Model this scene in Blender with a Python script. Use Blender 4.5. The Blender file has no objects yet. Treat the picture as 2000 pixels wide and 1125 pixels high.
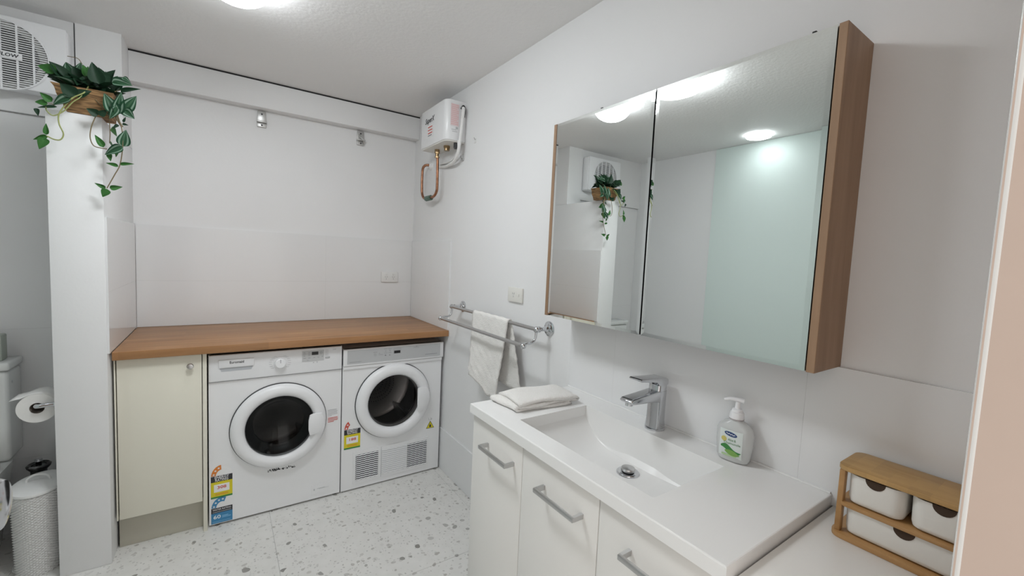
import bpy, bmesh, math, random
from mathutils import Vector, Matrix
random.seed(7)
S = bpy.context.scene
COL = S.collection
V3 = Vector

# ------------------------------------------------------------------ camera
CAM = (-1.1664, -3.0222, 1.3756); YAW, PITCH, ROLL, FPX = 0.6018, -0.0723, 0.0463, 827.85
fwd = V3((math.sin(YAW)*math.cos(PITCH), math.cos(YAW)*math.cos(PITCH), math.sin(PITCH)))
rt = V3((math.cos(YAW), -math.sin(YAW), 0)); up = rt.cross(fwd)
rt2 = rt*math.cos(ROLL) + up*math.sin(ROLL); up2 = -rt*math.sin(ROLL) + up*math.cos(ROLL)
cd = bpy.data.cameras.new('camera'); cam = bpy.data.objects.new('camera', cd); COL.objects.link(cam)
m = Matrix((rt2, up2, -fwd)).transposed().to_4x4(); m.translation = V3(CAM); cam.matrix_world = m
cd.sensor_width = 36; cd.lens = FPX*36/2000; cd.clip_start = 0.01
S.camera = cam

# ------------------------------------------------------------------ world, exposure
w = bpy.data.worlds.new('world'); S.world = w; w.use_nodes = True
w.node_tree.nodes['Background'].inputs[0].default_value = (1.0, 0.965, 0.93, 1)
w.node_tree.nodes['Background'].inputs[1].default_value = 1.3
S.view_settings.view_transform = 'Standard'; S.view_settings.look = 'None'
S.view_settings.exposure = 0.0; S.view_settings.gamma = 1.0; S.view_settings.use_curve_mapping = False
LAMP_MAIN, LAMP_SECOND, LAMP_SHOWER = 41.0, 20.0, 15.0          # glow of the ceiling domes

# ------------------------------------------------------------------ materials
MATS = {}
def mat(name, col, rough=0.5, metal=0.0, coat=0.0, spec=0.5, emit=None, bump=None, noise=None, trans=0.0):
    if name in MATS: return MATS[name]
    M = bpy.data.materials.new(name); M.use_nodes = True; MATS[name] = M
    nt = M.node_tree; b = nt.nodes['Principled BSDF']
    b.inputs['Base Color'].default_value = (*col, 1); b.inputs['Roughness'].default_value = rough
    b.inputs['Metallic'].default_value = metal; b.inputs['Coat Weight'].default_value = coat
    b.inputs['Specular IOR Level'].default_value = spec
    b.inputs['Transmission Weight'].default_value = trans
    if emit: b.inputs['Emission Color'].default_value = (*emit[0], 1); b.inputs['Emission Strength'].default_value = emit[1]
    tc = nt.nodes.new('ShaderNodeTexCoord')
    if noise:
        sc, amt = noise
        n = nt.nodes.new('ShaderNodeTexNoise'); n.inputs['Scale'].default_value = sc; n.inputs['Detail'].default_value = 4
        r = nt.nodes.new('ShaderNodeMixRGB'); r.blend_type = 'MULTIPLY'; r.inputs[0].default_value = 1
        rp = nt.nodes.new('ShaderNodeValToRGB'); rp.color_ramp.elements[0].color = (1-amt, 1-amt, 1-amt, 1); rp.color_ramp.elements[0].position = .3; rp.color_ramp.elements[1].position = .7
        nt.links.new(tc.outputs['Object'], n.inputs['Vector']); nt.links.new(n.outputs['Fac'], rp.inputs[0])
        r.inputs[1].default_value = (*col, 1); nt.links.new(rp.outputs[0], r.inputs[2]); nt.links.new(r.outputs[0], b.inputs['Base Color'])
    if bump:
        sc, st = bump
        n = nt.nodes.new('ShaderNodeTexNoise'); n.inputs['Scale'].default_value = sc; n.inputs['Detail'].default_value = 3
        bp = nt.nodes.new('ShaderNodeBump'); bp.inputs['Strength'].default_value = st; bp.inputs['Distance'].default_value = .004
        nt.links.new(tc.outputs['Object'], n.inputs['Vector']); nt.links.new(n.outputs['Fac'], bp.inputs['Height']); nt.links.new(bp.outputs[0], b.inputs['Normal'])
    return M

def nodes_of(name, rough=.5, spec=.5, coat=0):
    M = mat(name, (1, 1, 1), rough, spec=spec, coat=coat); nt = M.node_tree
    return M, nt, nt.nodes['Principled BSDF'], [n for n in nt.nodes if n.type == 'TEX_COORD'][0]

def wood(name, c0, c1, axis_scale, rough=.45, staves=None):
    M, nt, b, tc = nodes_of(name, rough)
    mp = nt.nodes.new('ShaderNodeMapping'); mp.inputs['Scale'].default_value = axis_scale
    n = nt.nodes.new('ShaderNodeTexNoise'); n.inputs['Scale'].default_value = 1; n.inputs['Detail'].default_value = 6; n.inputs['Distortion'].default_value = .6
    rp = nt.nodes.new('ShaderNodeValToRGB'); rp.color_ramp.elements[0].color = (*c0, 1); rp.color_ramp.elements[1].color = (*c1, 1)
    rp.color_ramp.elements[0].position = .3; rp.color_ramp.elements[1].position = .7
    nt.links.new(tc.outputs['Object'], mp.inputs[0]); nt.links.new(mp.outputs[0], n.inputs['Vector']); nt.links.new(n.outputs['Fac'], rp.inputs[0])
    out = rp.outputs[0]
    if staves:
        bk = nt.nodes.new('ShaderNodeTexBrick'); bk.inputs['Scale'].default_value = 1; bk.inputs['Brick Width'].default_value = staves[0]; bk.inputs['Row Height'].default_value = staves[1]
        bk.inputs['Mortar Size'].default_value = 0; bk.inputs['Color1'].default_value = (.86, .84, .82, 1); bk.inputs['Color2'].default_value = (1.04, 1.02, 1, 1)
        bk.offset = .37
        nt.links.new(tc.outputs['Object'], bk.inputs['Vector'])
        mx = nt.nodes.new('ShaderNodeMixRGB'); mx.blend_type = 'MULTIPLY'; mx.inputs[0].default_value = 1
        nt.links.new(out, mx.inputs[1]); nt.links.new(bk.outputs['Color'], mx.inputs[2]); out = mx.outputs[0]
    nt.links.new(out, b.inputs['Base Color'])
    return M

WHITE = (.80, .80, .80)
wall_m = mat('wall_paint', (.83, .832, .835), .55, bump=(90, .06), noise=(1.3, .03))
ceil_m = mat('ceiling_paint', (.87, .865, .86), .6, bump=(55, .35), noise=(1.1, .05))
trim_m = mat('trim_paint', (.82, .82, .81), .4)
tile_m = mat('gloss_wall_tile', (.82, .825, .83), .12, spec=.45, noise=(2, .02))
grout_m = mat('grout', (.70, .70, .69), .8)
gap_m = mat('gap_shade', (.02, .02, .022), .9)
shower_m = mat('mint_gloss_panel', (.74, .84, .81), .42, spec=.2)
jamb_m = mat('pinkish_jamb_paint', (.62, .49, .415), .5, noise=(6, .04))
gloss_white = mat('gloss_white', (.86, .86, .85), .17, spec=.5)
enamel_m = mat('white_enamel', (.86, .865, .875), .25, spec=.5)
plastic_m = mat('white_plastic', (.86, .865, .88), .33)
offplastic_m = mat('offwhite_plastic', (.77, .76, .72), .4)
laminate_m = mat('white_laminate', (.80, .785, .755), .3)
cream_m = mat('cream_laminate', (.80, .775, .665), .4)
kick_m = mat('taupe_kickboard', (.52, .50, .42), .45)
chrome_m = mat('chrome', (.62, .63, .65), .09, 1)
nickel_m = mat('brushed_nickel', (.55, .55, .55), .3, 1)
silver_m = mat('silver_panel', (.55, .56, .57), .35, .1)
copper_m = mat('copper', (.50, .25, .15), .35, 1, noise=(40, .5))
brass_m = mat('brass', (.38, .27, .15), .35, 1)
black_m = mat('black_plastic', (.015, .015, .017), .3)
dark_m = mat('dark_print', (.03, .03, .035), .5)
grey_m = mat('grey_print', (.25, .25, .27), .5)
lgrey_m = mat('light_grey_print', (.48, .49, .5), .5)
rubber_m = mat('grey_rubber', (.05, .052, .055), .4)
steel_m = mat('drum_steel', (.20, .19, .185), .3, 1)
mirror_m = mat('mirror_silver', (.86, .885, .87), .0, 1)
red_m = mat('red_print', (.62, .09, .06), .5); pink_m = mat('pink_print', (.80, .52, .52), .5)
orange_m = mat('orange_print', (.72, .22, .03), .5); yellow_m = mat('yellow_print', (.72, .62, .02), .5)
green_m = mat('green_print', (.05, .25, .06), .5); blue_m = mat('blue_print', (.05, .24, .46), .5); navy_m = mat('navy_print', (.03, .07, .2), .5)
white_print = mat('white_print', (.85, .85, .85), .5)
pale_green = mat('pale_green_print', (.45, .62, .35), .5)
towel_m = mat('terry_towel', (.90, .88, .85), .95, bump=(260, 1.0))
wicker_m = mat('white_wicker', (.80, .80, .79), .6)
paper_m = mat('paper', (.85, .84, .82), .9)
ceramic_m = mat('ceramic', (.78, .80, .79), .08)
vgreen_m = mat('green_box', (.38, .42, .37), .5)
bin_m = mat('bin_plastic', (.80, .79, .75), .4)
bracket_m = mat('bracket_metal', (.55, .55, .54), .35, .7)
soap_m = mat('clear_soap', (.84, .86, .855), .12, trans=.35)
pot_m = None
oak_m = wood('oak_worktop', (.32, .155, .062), (.46, .245, .11), (2.2, 26, 26), .38, (.55, .045))
walnut_m = wood('brown_oak_veneer', (.255, .155, .09), (.36, .23, .14), (30, 30, 2.2), .5)
bamboo_m = wood('bamboo', (.42, .25, .085), (.56, .36, .15), (30, 6, 30), .4, (.05, .03))
bamboo_dark = wood('bamboo_frame', (.36, .19, .065), (.47, .27, .11), (14, 6, 30), .4)
pot_m = wood('bark_pot', (.07, .035, .014), (.46, .27, .12), (16, 16, 150), .85)

def floor_material():
    M, nt, b, tc = nodes_of('terrazzo_vinyl', .38)
    L = nt.links.new
    n = nt.nodes.new('ShaderNodeTexNoise'); n.inputs['Scale'].default_value = 14; n.inputs['Detail'].default_value = 1
    L(tc.outputs['Object'], n.inputs['Vector'])
    mixv = nt.nodes.new('ShaderNodeMixRGB'); mixv.blend_type = 'ADD'; mixv.inputs[0].default_value = .045
    L(tc.outputs['Object'], mixv.inputs[1]); L(n.outputs['Color'], mixv.inputs[2])
    col = None
    base = nt.nodes.new('ShaderNodeValToRGB'); base.color_ramp.elements[0].color = (.70, .69, .66, 1); base.color_ramp.elements[1].color = (.82, .81, .785, 1)
    nb = nt.nodes.new('ShaderNodeTexNoise'); nb.inputs['Scale'].default_value = 18; nb.inputs['Detail'].default_value = 5
    L(tc.outputs['Object'], nb.inputs['Vector']); L(nb.outputs['Fac'], base.inputs[0]); col = base.outputs[0]
    for sc, thr, keep, tone in ((85, .34, .60, (.50, .49, .47)), (38, .33, .64, (.46, .44, .41)), (22, .30, .76, (.26, .25, .23))):
        v = nt.nodes.new('ShaderNodeTexVoronoi'); v.inputs['Scale'].default_value = sc; L(mixv.outputs[0], v.inputs['Vector'])
        lt = nt.nodes.new('ShaderNodeMath'); lt.operation = 'LESS_THAN'; lt.inputs[1].default_value = thr; L(v.outputs['Distance'], lt.inputs[0])
        sp = nt.nodes.new('ShaderNodeSeparateColor'); L(v.outputs['Color'], sp.inputs[0])
        gt = nt.nodes.new('ShaderNodeMath'); gt.operation = 'GREATER_THAN'; gt.inputs[1].default_value = keep; L(sp.outputs[0], gt.inputs[0])
        mu = nt.nodes.new('ShaderNodeMath'); mu.operation = 'MULTIPLY'; L(lt.outputs[0], mu.inputs[0]); L(gt.outputs[0], mu.inputs[1])
        m2 = nt.nodes.new('ShaderNodeMath'); m2.operation = 'MULTIPLY'; L(mu.outputs[0], m2.inputs[0]); L(sp.outputs[1], m2.inputs[1])
        mx = nt.nodes.new('ShaderNodeMixRGB'); L(m2.outputs[0], mx.inputs[0]); L(col, mx.inputs[1]); mx.inputs[2].default_value = (*tone, 1); col = mx.outputs[0]
    L(col, b.inputs['Base Color'])
    return M
floor_m = floor_material()

def glass_material(name, tint, refl_rough=.02):
    M = bpy.data.materials.new(name); M.use_nodes = True; nt = M.node_tree; nt.nodes.clear()
    o = nt.nodes.new('ShaderNodeOutputMaterial'); t = nt.nodes.new('ShaderNodeBsdfTransparent'); t.inputs[0].default_value = (*tint, 1)
    g = nt.nodes.new('ShaderNodeBsdfGlossy'); g.inputs['Roughness'].default_value = refl_rough
    f = nt.nodes.new('ShaderNodeFresnel'); f.inputs[0].default_value = 1.32; mx = nt.nodes.new('ShaderNodeMixShader')
    nt.links.new(f.outputs[0], mx.inputs[0]); nt.links.new(t.outputs[0], mx.inputs[1]); nt.links.new(g.outputs[0], mx.inputs[2]); nt.links.new(mx.outputs[0], o.inputs[0])
    return M
washer_glass = glass_material('smoked_door_glass', (.42, .43, .43)); dryer_glass = glass_material('dryer_door_glass', (.82, .82, .82))

def leaf_material():
    M, nt, b, tc = nodes_of('variegated_leaf', .5, .3)
    L = nt.links.new
    sp = nt.nodes.new('ShaderNodeSeparateXYZ'); L(tc.outputs['UV'], sp.inputs[0])
    a = nt.nodes.new('ShaderNodeMath'); a.operation = 'SUBTRACT'; a.inputs[1].default_value = .5; L(sp.outputs[0], a.inputs[0])
    ab = nt.nodes.new('ShaderNodeMath'); ab.operation = 'ABSOLUTE'; L(a.outputs[0], ab.inputs[0])
    rp = nt.nodes.new('ShaderNodeValToRGB'); e = rp.color_ramp.elements
    e[0].position = 0; e[0].color = (.02, .075, .03, 1); e[1].position = 1; e[1].color = (.012, .05, .025, 1)
    for p, c in ((.20, (.012, .055, .025)), (.25, (.19, .28, .21)), (.33, (.19, .28, .21)), (.38, (.012, .055, .025))):
        q = e.new(p); q.color = (*c, 1)
    L(ab.outputs[0], rp.inputs[0])
    L(rp.outputs[0], b.inputs['Base Color'])
    return M
leaf_var = leaf_material()
leaf_dark = mat('dark_green_leaf', (.010, .042, .018), .55, spec=.3, noise=(30, .4))
leaf_green = mat('bright_green_leaf', (.045, .17, .035), .55, spec=.3, noise=(30, .35))
stem_m = mat('pale_vine_stem', (.30, .33, .12), .6)
twig_m = mat('brown_vine_stem', (.16, .12, .06), .6)

# ------------------------------------------------------------------ mesh helpers (all coordinates are room metres)
ORG = {}
def finish(bm, name, material, parent=None, org=None, ang=38):
    bmesh.ops.recalc_face_normals(bm, faces=bm.faces)
    if parent is not None: org = ORG[parent]
    if org is None:
        xs = [v.co for v in bm.verts]
        org = V3(((min(c.x for c in xs)+max(c.x for c in xs))/2, (min(c.y for c in xs)+max(c.y for c in xs))/2, min(c.z for c in xs)))
    org = V3(org)
    bmesh.ops.translate(bm, verts=bm.verts, vec=-org)
    ca = math.radians(ang)
    for f in bm.faces: f.smooth = True
    for e in bm.edges:
        if len(e.link_faces) == 2 and e.calc_face_angle(0) > ca: e.smooth = False
    me = bpy.data.meshes.new(name); bm.to_mesh(me); bm.free()
    for mm in (material if isinstance(material, (list, tuple)) else [material]): me.materials.append(mm)
    o = bpy.data.objects.new(name, me); COL.objects.link(o)
    ORG[o] = org
    if parent is None: o.location = org
    else: o.parent = parent
    return o
def tag(o, label=None, cat=None, group=None, kind=None):
    for k, v in (('label', label), ('category', cat), ('group', group), ('kind', kind)):
        if v: o[k] = v
    return o
def thing(name, label, cat, loc, group=None):
    o = bpy.data.objects.new(name, None); COL.objects.link(o); o.location = loc; o.empty_display_size = .05
    ORG[o] = V3(loc); return tag(o, label, cat, group)
def new(): return bmesh.new()
def merge(bm, t):
    me = bpy.data.meshes.new('tmp'); t.to_mesh(me); t.free(); bm.from_mesh(me); bpy.data.meshes.remove(me); return bm
def box(bm, x0, x1, y0, y1, z0, z1, bev=0, seg=2, mtx=None):
    t = new(); bmesh.ops.create_cube(t, size=1)
    a, b, c = sorted((x0, x1)), sorted((y0, y1)), sorted((z0, z1))
    for v in t.verts:
        v.co = V3((a[0] if v.co.x < 0 else a[1], b[0] if v.co.y < 0 else b[1], c[0] if v.co.z < 0 else c[1]))
    if bev: bmesh.ops.bevel(t, geom=list(t.edges), offset=bev, segments=seg, profile=.5, affect='EDGES')
    if mtx: bmesh.ops.transform(t, matrix=mtx, verts=t.verts)
    return merge(bm, t)
def frame_of(d):
    d = V3(d).normalized(); a = V3((0, 0, 1)) if abs(d.z) < .9 else V3((1, 0, 0))
    u = d.cross(a).normalized(); return u, d.cross(u).normalized(), d
def cyl(bm, p0, p1, r0, r1=None, n=20, caps=True):
    p0, p1 = V3(p0), V3(p1); r1 = r0 if r1 is None else r1; u, v, d = frame_of(p1-p0)
    A = [bm.verts.new(p0+(u*math.cos(t)+v*math.sin(t))*r0) for t in [2*math.pi*i/n for i in range(n)]]
    B = [bm.verts.new(p1+(u*math.cos(t)+v*math.sin(t))*r1) for t in [2*math.pi*i/n for i in range(n)]]
    for i in range(n): bm.faces.new((A[i], A[(i+1) % n], B[(i+1) % n], B[i]))
    if caps: bm.faces.new(A); bm.faces.new(B)
    return bm
def lathe(bm, prof, c, axis, n=40, close0=True, close1=True, sx=1, sy=1):
    """prof: (radius, height along axis)"""
    c = V3(c); u, v, d = frame_of(axis); rings = []
    for r, h in prof:
        if r < 1e-6: rings.append([bm.verts.new(c+d*h)])
        else: rings.append([bm.verts.new(c+d*h+(u*math.cos(2*math.pi*i/n)*sx+v*math.sin(2*math.pi*i/n)*sy)*r) for i in range(n)])
    for a, b in zip(rings, rings[1:]):
        for i in range(n):
            j = (i+1) % n
            if len(a) == 1 and len(b) == 1: continue
            if len(a) == 1: bm.faces.new((a[0], b[i], b[j]))
            elif len(b) == 1: bm.faces.new((a[i], a[j], b[0]))
            else: bm.faces.new((a[i], a[j], b[j], b[i]))
    if close0 and len(rings[0]) > 1: bm.faces.new(rings[0])
    if close1 and len(rings[-1]) > 1: bm.faces.new(rings[-1])
    return bm
def spline(pts, k=6):
    P = [V3(p) for p in pts]; P = [2*P[0]-P[1]]+P+[2*P[-1]-P[-2]]; out = []
    for i in range(1, len(P)-2):
        for j in range(k):
            t = j/k; a, b, c, d = P[i-1:i+3]
            out.append(.5*((2*b)+(c-a)*t+(2*a-5*b+4*c-d)*t*t+(-a+3*b-3*c+d)*t**3))
    out.append(P[-2]); return out
def tube(bm, pts, r, n=10, smooth=True, k=6, r1=None):
    pts = spline(pts, k) if smooth else [V3(p) for p in pts]
    rings = []; u = None
    for i, p in enumerate(pts):
        d = (pts[min(i+1, len(pts)-1)]-pts[max(i-1, 0)]).normalized()
        if u is None: u, v, _ = frame_of(d)
        else:
            u = (u-d*u.dot(d)).normalized(); v = d.cross(u)
        rr = r if r1 is None else r+(r1-r)*i/(len(pts)-1)
        rings.append([bm.verts.new(p+(u*math.cos(2*math.pi*q/n)+v*math.sin(2*math.pi*q/n))*rr) for q in range(n)])
    for a, b in zip(rings, rings[1:]):
        for i in range(n): bm.faces.new((a[i], a[(i+1) % n], b[(i+1) % n], b[i]))
    bm.faces.new(rings[0]); bm.faces.new(rings[-1]); return bm
def prism(bm, poly, vec, bev=0, seg=2):
    """poly: list of 3D points of a planar face, extruded by vec"""
    t = new(); vec = V3(vec)
    A = [t.verts.new(V3(p)) for p in poly]; B = [t.verts.new(V3(p)+vec) for p in poly]; n = len(A)
    t.faces.new(A); t.faces.new(B)
    for i in range(n): t.faces.new((A[i], A[(i+1) % n], B[(i+1) % n], B[i]))
    bmesh.ops.recalc_face_normals(t, faces=t.faces)
    if bev: bmesh.ops.bevel(t, geom=[e for e in t.edges if e.calc_face_angle(0) > .3], offset=bev, segments=seg, profile=.5, affect='EDGES')
    return merge(bm, t)
def grid(bm, P):
    vs = [[bm.verts.new(p) for p in row] for row in P]
    for a, b in zip(vs, vs[1:]):
        for i in range(len(a)-1): bm.faces.new((a[i], a[i+1], b[i+1], b[i]))
    return bm
def solid(o, t, off=0):
    md = o.modifiers.new('thickness', 'SOLIDIFY'); md.thickness = t; md.offset = off; return o
def bx(name, material, parent, *a, **k): return finish(box(new(), *a, **k), name, material, parent)
# flat print on a face: origin point, x direction, up direction
class Face:
    def __init__(s, o, x, u): s.o, s.x, s.u = V3(o), V3(x).normalized(), V3(u).normalized(); s.n = s.x.cross(s.u)
    def p(s, a, b, off=0): return s.o+s.x*a+s.u*b+s.n*off
    def quad(s, name, material, parent, a0, a1, b0, b1, off=.0004, th=.0006):
        return s.poly(name, material, parent, [(a0, b0), (a1, b0), (a1, b1), (a0, b1)], off, th)
    def poly(s, name, material, parent, pts, off=.0004, th=.0006):
        return finish(prism(new(), [s.p(a, b, off) for a, b in pts], s.n*th), name, material, parent)
    def quads(s, name, material, parent, L, off=.0004, th=.0006):
        bm = new(); many = len(L) > 1
        for a0, a1, b0, b1 in L: prism(bm, [s.p(*q, off) for q in ((a0, b0), (a1, b0), (a1, b1), (a0, b1))], s.n*th)
        return tag(finish(bm, name, material, parent), kind='stuff' if many else None)
    def text(s, name, material, parent, body, a, b, size, off=.0006, align='CENTER', shear=0, width=None, bold=0):
        c = bpy.data.curves.new('txt', 'FONT'); c.body = body; c.size = size; c.align_x = align; c.align_y = 'CENTER'; c.extrude = .0003; c.shear = shear; c.offset = bold
        c.resolution_u = 2
        o = bpy.data.objects.new('txt', c); COL.objects.link(o)
        dg = bpy.context.evaluated_depsgraph_get(); me = bpy.data.meshes.new_from_object(o.evaluated_get(dg)); bpy.data.objects.remove(o)
        bm = new(); bm.from_mesh(me); bpy.data.meshes.remove(me)
        xs = [v.co.x for v in bm.verts]; k = 1
        if width and xs: k = width/(max(xs)-min(xs))
        for v in bm.verts: v.co = s.p(a+v.co.x*k, b+v.co.y, off+v.co.z)
        return finish(bm, name, material, parent)
def arc(cx, cy, r0, r1, t0, t1, n=10):
    A = [(cx+r1*math.cos(t0+(t1-t0)*i/n), cy+r1*math.sin(t0+(t1-t0)*i/n)) for i in range(n+1)]
    return A+[(cx+r0*math.cos(t1+(t0-t1)*i/n), cy+r0*math.sin(t1+(t0-t1)*i/n)) for i in range(n+1)]

# ------------------------------------------------------------------ the room
C, L, H, D, F = 2.337, 1.555, .903, .654, .605
NX0, NX1, NY, NZ = -1.711, -1.555, -.685, 1.85        # partition wall
XL, YF, TY = -2.50, -2.94, -.235                       # left wall, doorway wall, toilet-side back wall
st = lambda o, label=None: tag(o, label, None, None, 'structure')
fl = st(finish(box(new(), XL-.1, .1, YF-1.3, .1, -.12, -.004), 'floor', grout_m))
T = .914; xs0 = -.967; ys0 = -1.387
for i in range(-2, 2):
    for j in range(-4, 2):
        x0, x1 = max(xs0+i*T, XL), min(xs0+(i+1)*T, 0); y0, y1 = max(ys0+j*T, YF-1.28), min(ys0+(j+1)*T, 0)
        if x1-x0 > .03 and y1-y0 > .03:
            bx('floor_tile', floor_m, fl, x0+.0006, x1-.0006, y0+.0006, y1-.0006, -.004, 0)
st(finish(box(new(), XL-.1, .1, YF-.12, .1, C, C+.1), 'ceiling', ceil_m))
wr = st(finish(box(new(), 0, .1, YF-.12, .1, 0, C), 'wall_right', wall_m))
wb = st(finish(box(new(), NX1, 0, 0, .1, 0, C), 'wall_back', wall_m))
wp = st(finish(box(new(), NX0, NX1, NY, .1, 0, NZ, bev=.003), 'wall_partition', wall_m))
wc = st(finish(box(new(), NX0, NX1, TY-.008, .1, NZ+.0005, C), 'wall_column', wall_m))
wt = st(finish(box(box(new(), XL, NX0-.006, TY, .1, 1.905, C), XL, NX0, TY+.022, .1, 0, 1.9045), 'wall_toilet', wall_m))
wl = st(finish(box(new(), XL-.1, XL, YF-.12, .1, 0, C), 'wall_left', wall_m))
bm = box(new(), -.518, 0, YF-.11, YF, 0, C); box(bm, XL, -1.44, YF-.11, YF, 0, C); box(bm, -1.44, -.518, YF-.11, YF, 2.08, C)
wf = st(finish(bm, 'wall_front', jamb_m))
bm = new(); tube(bm, [(-.513, YF-.0035, 0), (-.513, YF-.0035, 1), (-.513, YF-.0035, 2.08)], .0055, 12, False)
st(finish(bm, 'trim_1', mat('gloss_trim', (.80, .79, .77), .2)))
# wall tiles
def tiles(wall, ax, c0, c1, z0, z1, jx, jz, th, plane, sgn):
    xs = [c0]+sorted(j for j in jx if c0 < j < c1)+[c1]; zs = [z0]+[j for j in jz if z0 < j < z1]+[z1]; g = .00015
    for a, b in zip(xs, xs[1:]):
        for p, q in zip(zs, zs[1:]):
            if ax == 'x': bx('wall_tile', tile_m, wall, a+g, b-g, plane, plane+sgn*th, p+g, q-g)
            else: bx('wall_tile', tile_m, wall, plane, plane+sgn*th, a+g, b-g, p+g, q-g)
tiles(wb, 'x', NX1+.008, -.008, H+.001, 1.461, (-1.2, -.6), (1.158,), .008, 0, -1)
tiles(wr, 'y', -.646, -.009, H+.001, 1.461, (-.3,), (1.158,), .008, 0, -1)
tiles(wp, 'y', NY+.004, -.009, H+.001, 1.461, (-.3,), (1.158,), .007, NX1, 1)
tiles(wr, 'y', -1.768, -.02, .001, .262, (-.6, -1.2), (), .010, 0, -1)
tiles(wr, 'y', YF+.001, -1.768, .84, 1.161, (-2.003, -2.603), (), .008, 0, -1)
tiles(wt, 'x', XL+.001, NX0-.001, .001, 1.9, (-2.3,), (.35, .952), .006, TY+.022, -1)
# glossy shower lining on the left wall
bx('shower_panel', shower_m, wl, XL, XL+.012, YF+.001, -1.0, .001, C-.001, bev=.002)
# bulkhead over the laundry; a near-black strip paints the ceiling gap's shade
bk = st(finish(box(new(), NX1, 0, -.073, 0, 2.181, C-.009, bev=.002), 'trim_2', wall_m))
bx('gap_shade_strip', gap_m, bk, NX1, 0, -.071, 0, C-.009, C-.0005)
# open door at the left, only its knob reaches into the picture
dr = st(finish(box(new(), -1.447, -1.4085, YF+.002, -2.35, .01, 2.05, bev=.002), 'door_1', trim_m))
bm = new(); lathe(bm, [(.0, 0), (.026, 0), (.026, .006), (.012, .012), (.011, .028), (.024, .036), (.029, .047), (.024, .057), (0, .06)], (-1.4085, -2.393, 1.10), (1, 0, 0), 24)
finish(bm, 'door_knob', chrome_m, dr)

# ------------------------------------------------------------------ ceiling lights
def ceiling_light(x, y, r, h, strength, label):
    t = thing('ceiling_light', label, 'ceiling light', (x, y, C), 'round ceiling lights')
    finish(lathe(new(), [(0, 0), (r*.93, 0), (r*.95, .014), (r*.9, .018), (0, .018)], (x, y, C), (0, 0, -1), 40), 'base_plate', trim_m, t)
    glow = mat('lamp_glow_%d' % round(strength), (.9, .9, .9), .4, emit=((.93, .972, 1.0), strength), bump=(60, .8))
    prof = [(r, .016)]+[(r*math.cos(a), .018+h*math.sin(a)) for a in [math.pi/2*i/10 for i in range(1, 10)]]+[(0, .018+h)]
    finish(lathe(new(), prof, (x, y, C), (0, 0, -1), 48, close0=False), 'glass_dome', glow, t)
    return t
ceiling_light(-1.12, -1.12, .11, .075, LAMP_SECOND, 'round textured ceiling light peeping in at the top edge of the photo')
ceiling_light(-1.08, -1.58, .165, .055, LAMP_MAIN, 'brightest round ceiling light, seen only as white glare in the mirror')
ceiling_light(-2.31, -1.42, .08, .010, LAMP_SHOWER, 'round ceiling light beside the mint panel, a sliver in the mirror')

# ------------------------------------------------------------------ laundry bench and cabinet
tag(finish(box(new(), NX1+.008, -.0005, -D, -.0005, H-.036, H, bev=.0025), 'worktop', oak_m), 'long oak worktop over the washing machine and dryer', 'worktop')
cab = thing('laundry_cabinet', 'narrow cream cupboard between white pillar and washing machine', 'cabinet', (-1.39, -.3, 0))
CT = H-.0375
bm = box(new(), -1.541, -1.525, -.604, -.02, .15, CT); box(bm, -1.525, -1.246, -.604, -.02, .15, .166); box(bm, -1.525, -1.246, -.036, -.02, .166, CT)
finish(bm, 'carcass', cream_m, cab)
bx('filler_strip', cream_m, cab, NX1+.008, -1.542, -.624, -.604, .15, CT, bev=.001)
bx('end_panel', cream_m, cab, -1.2425, -1.2265, -.625, -.02, 0, CT, bev=.001)
cdoor = bx('door', cream_m, cab, -1.538, -1.2455, -.6245, -.606, .152, CT-.003, bev=.0015)
finish(lathe(new(), [(.005, 0), (.005, .012), (.0125, .014), (.0135, .019), (.011, .023), (0, .0245)], (-1.287, -.6245, .813), (0, -1, 0), 24), 'knob', nickel_m, cdoor)
bx('kickboard', kick_m, cab, NX1+.008, -1.2435, -.575, -.56, 0, .148, bev=.001)

# ------------------------------------------------------------------ front loading machines
def front_with_hole(bm, x0, x1, z0, z1, y, cx, cz, r, n=64):
    angs = sorted([2*math.pi*i/n for i in range(n)]+[math.atan2(b-cz, a-cx) % (2*math.pi) for a in (x0, x1) for b in (z0, z1)])
    inn, out = [], []
    for t in angs:
        c, s = math.cos(t), math.sin(t); k = min([q for q in (((x1 if c > 0 else x0)-cx)/c if abs(c) > 1e-9 else 9, ((z1 if s > 0 else z0)-cz)/s if abs(s) > 1e-9 else 9)])
        inn.append(bm.verts.new((cx+r*c, y, cz+r*s))); out.append(bm.verts.new((cx+k*c, y, cz+k*s)))
    N = len(angs)
    for i in range(N):
        j = (i+1) % N; bm.faces.new((inn[i], out[i], out[j], inn[j]))
    lip = [bm.verts.new((v.co.x, y+.02, v.co.z)) for v in inn]
    for i in range(N):
        j = (i+1) % N; bm.faces.new((inn[i], inn[j], lip[j], lip[i]))
    return bm
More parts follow.
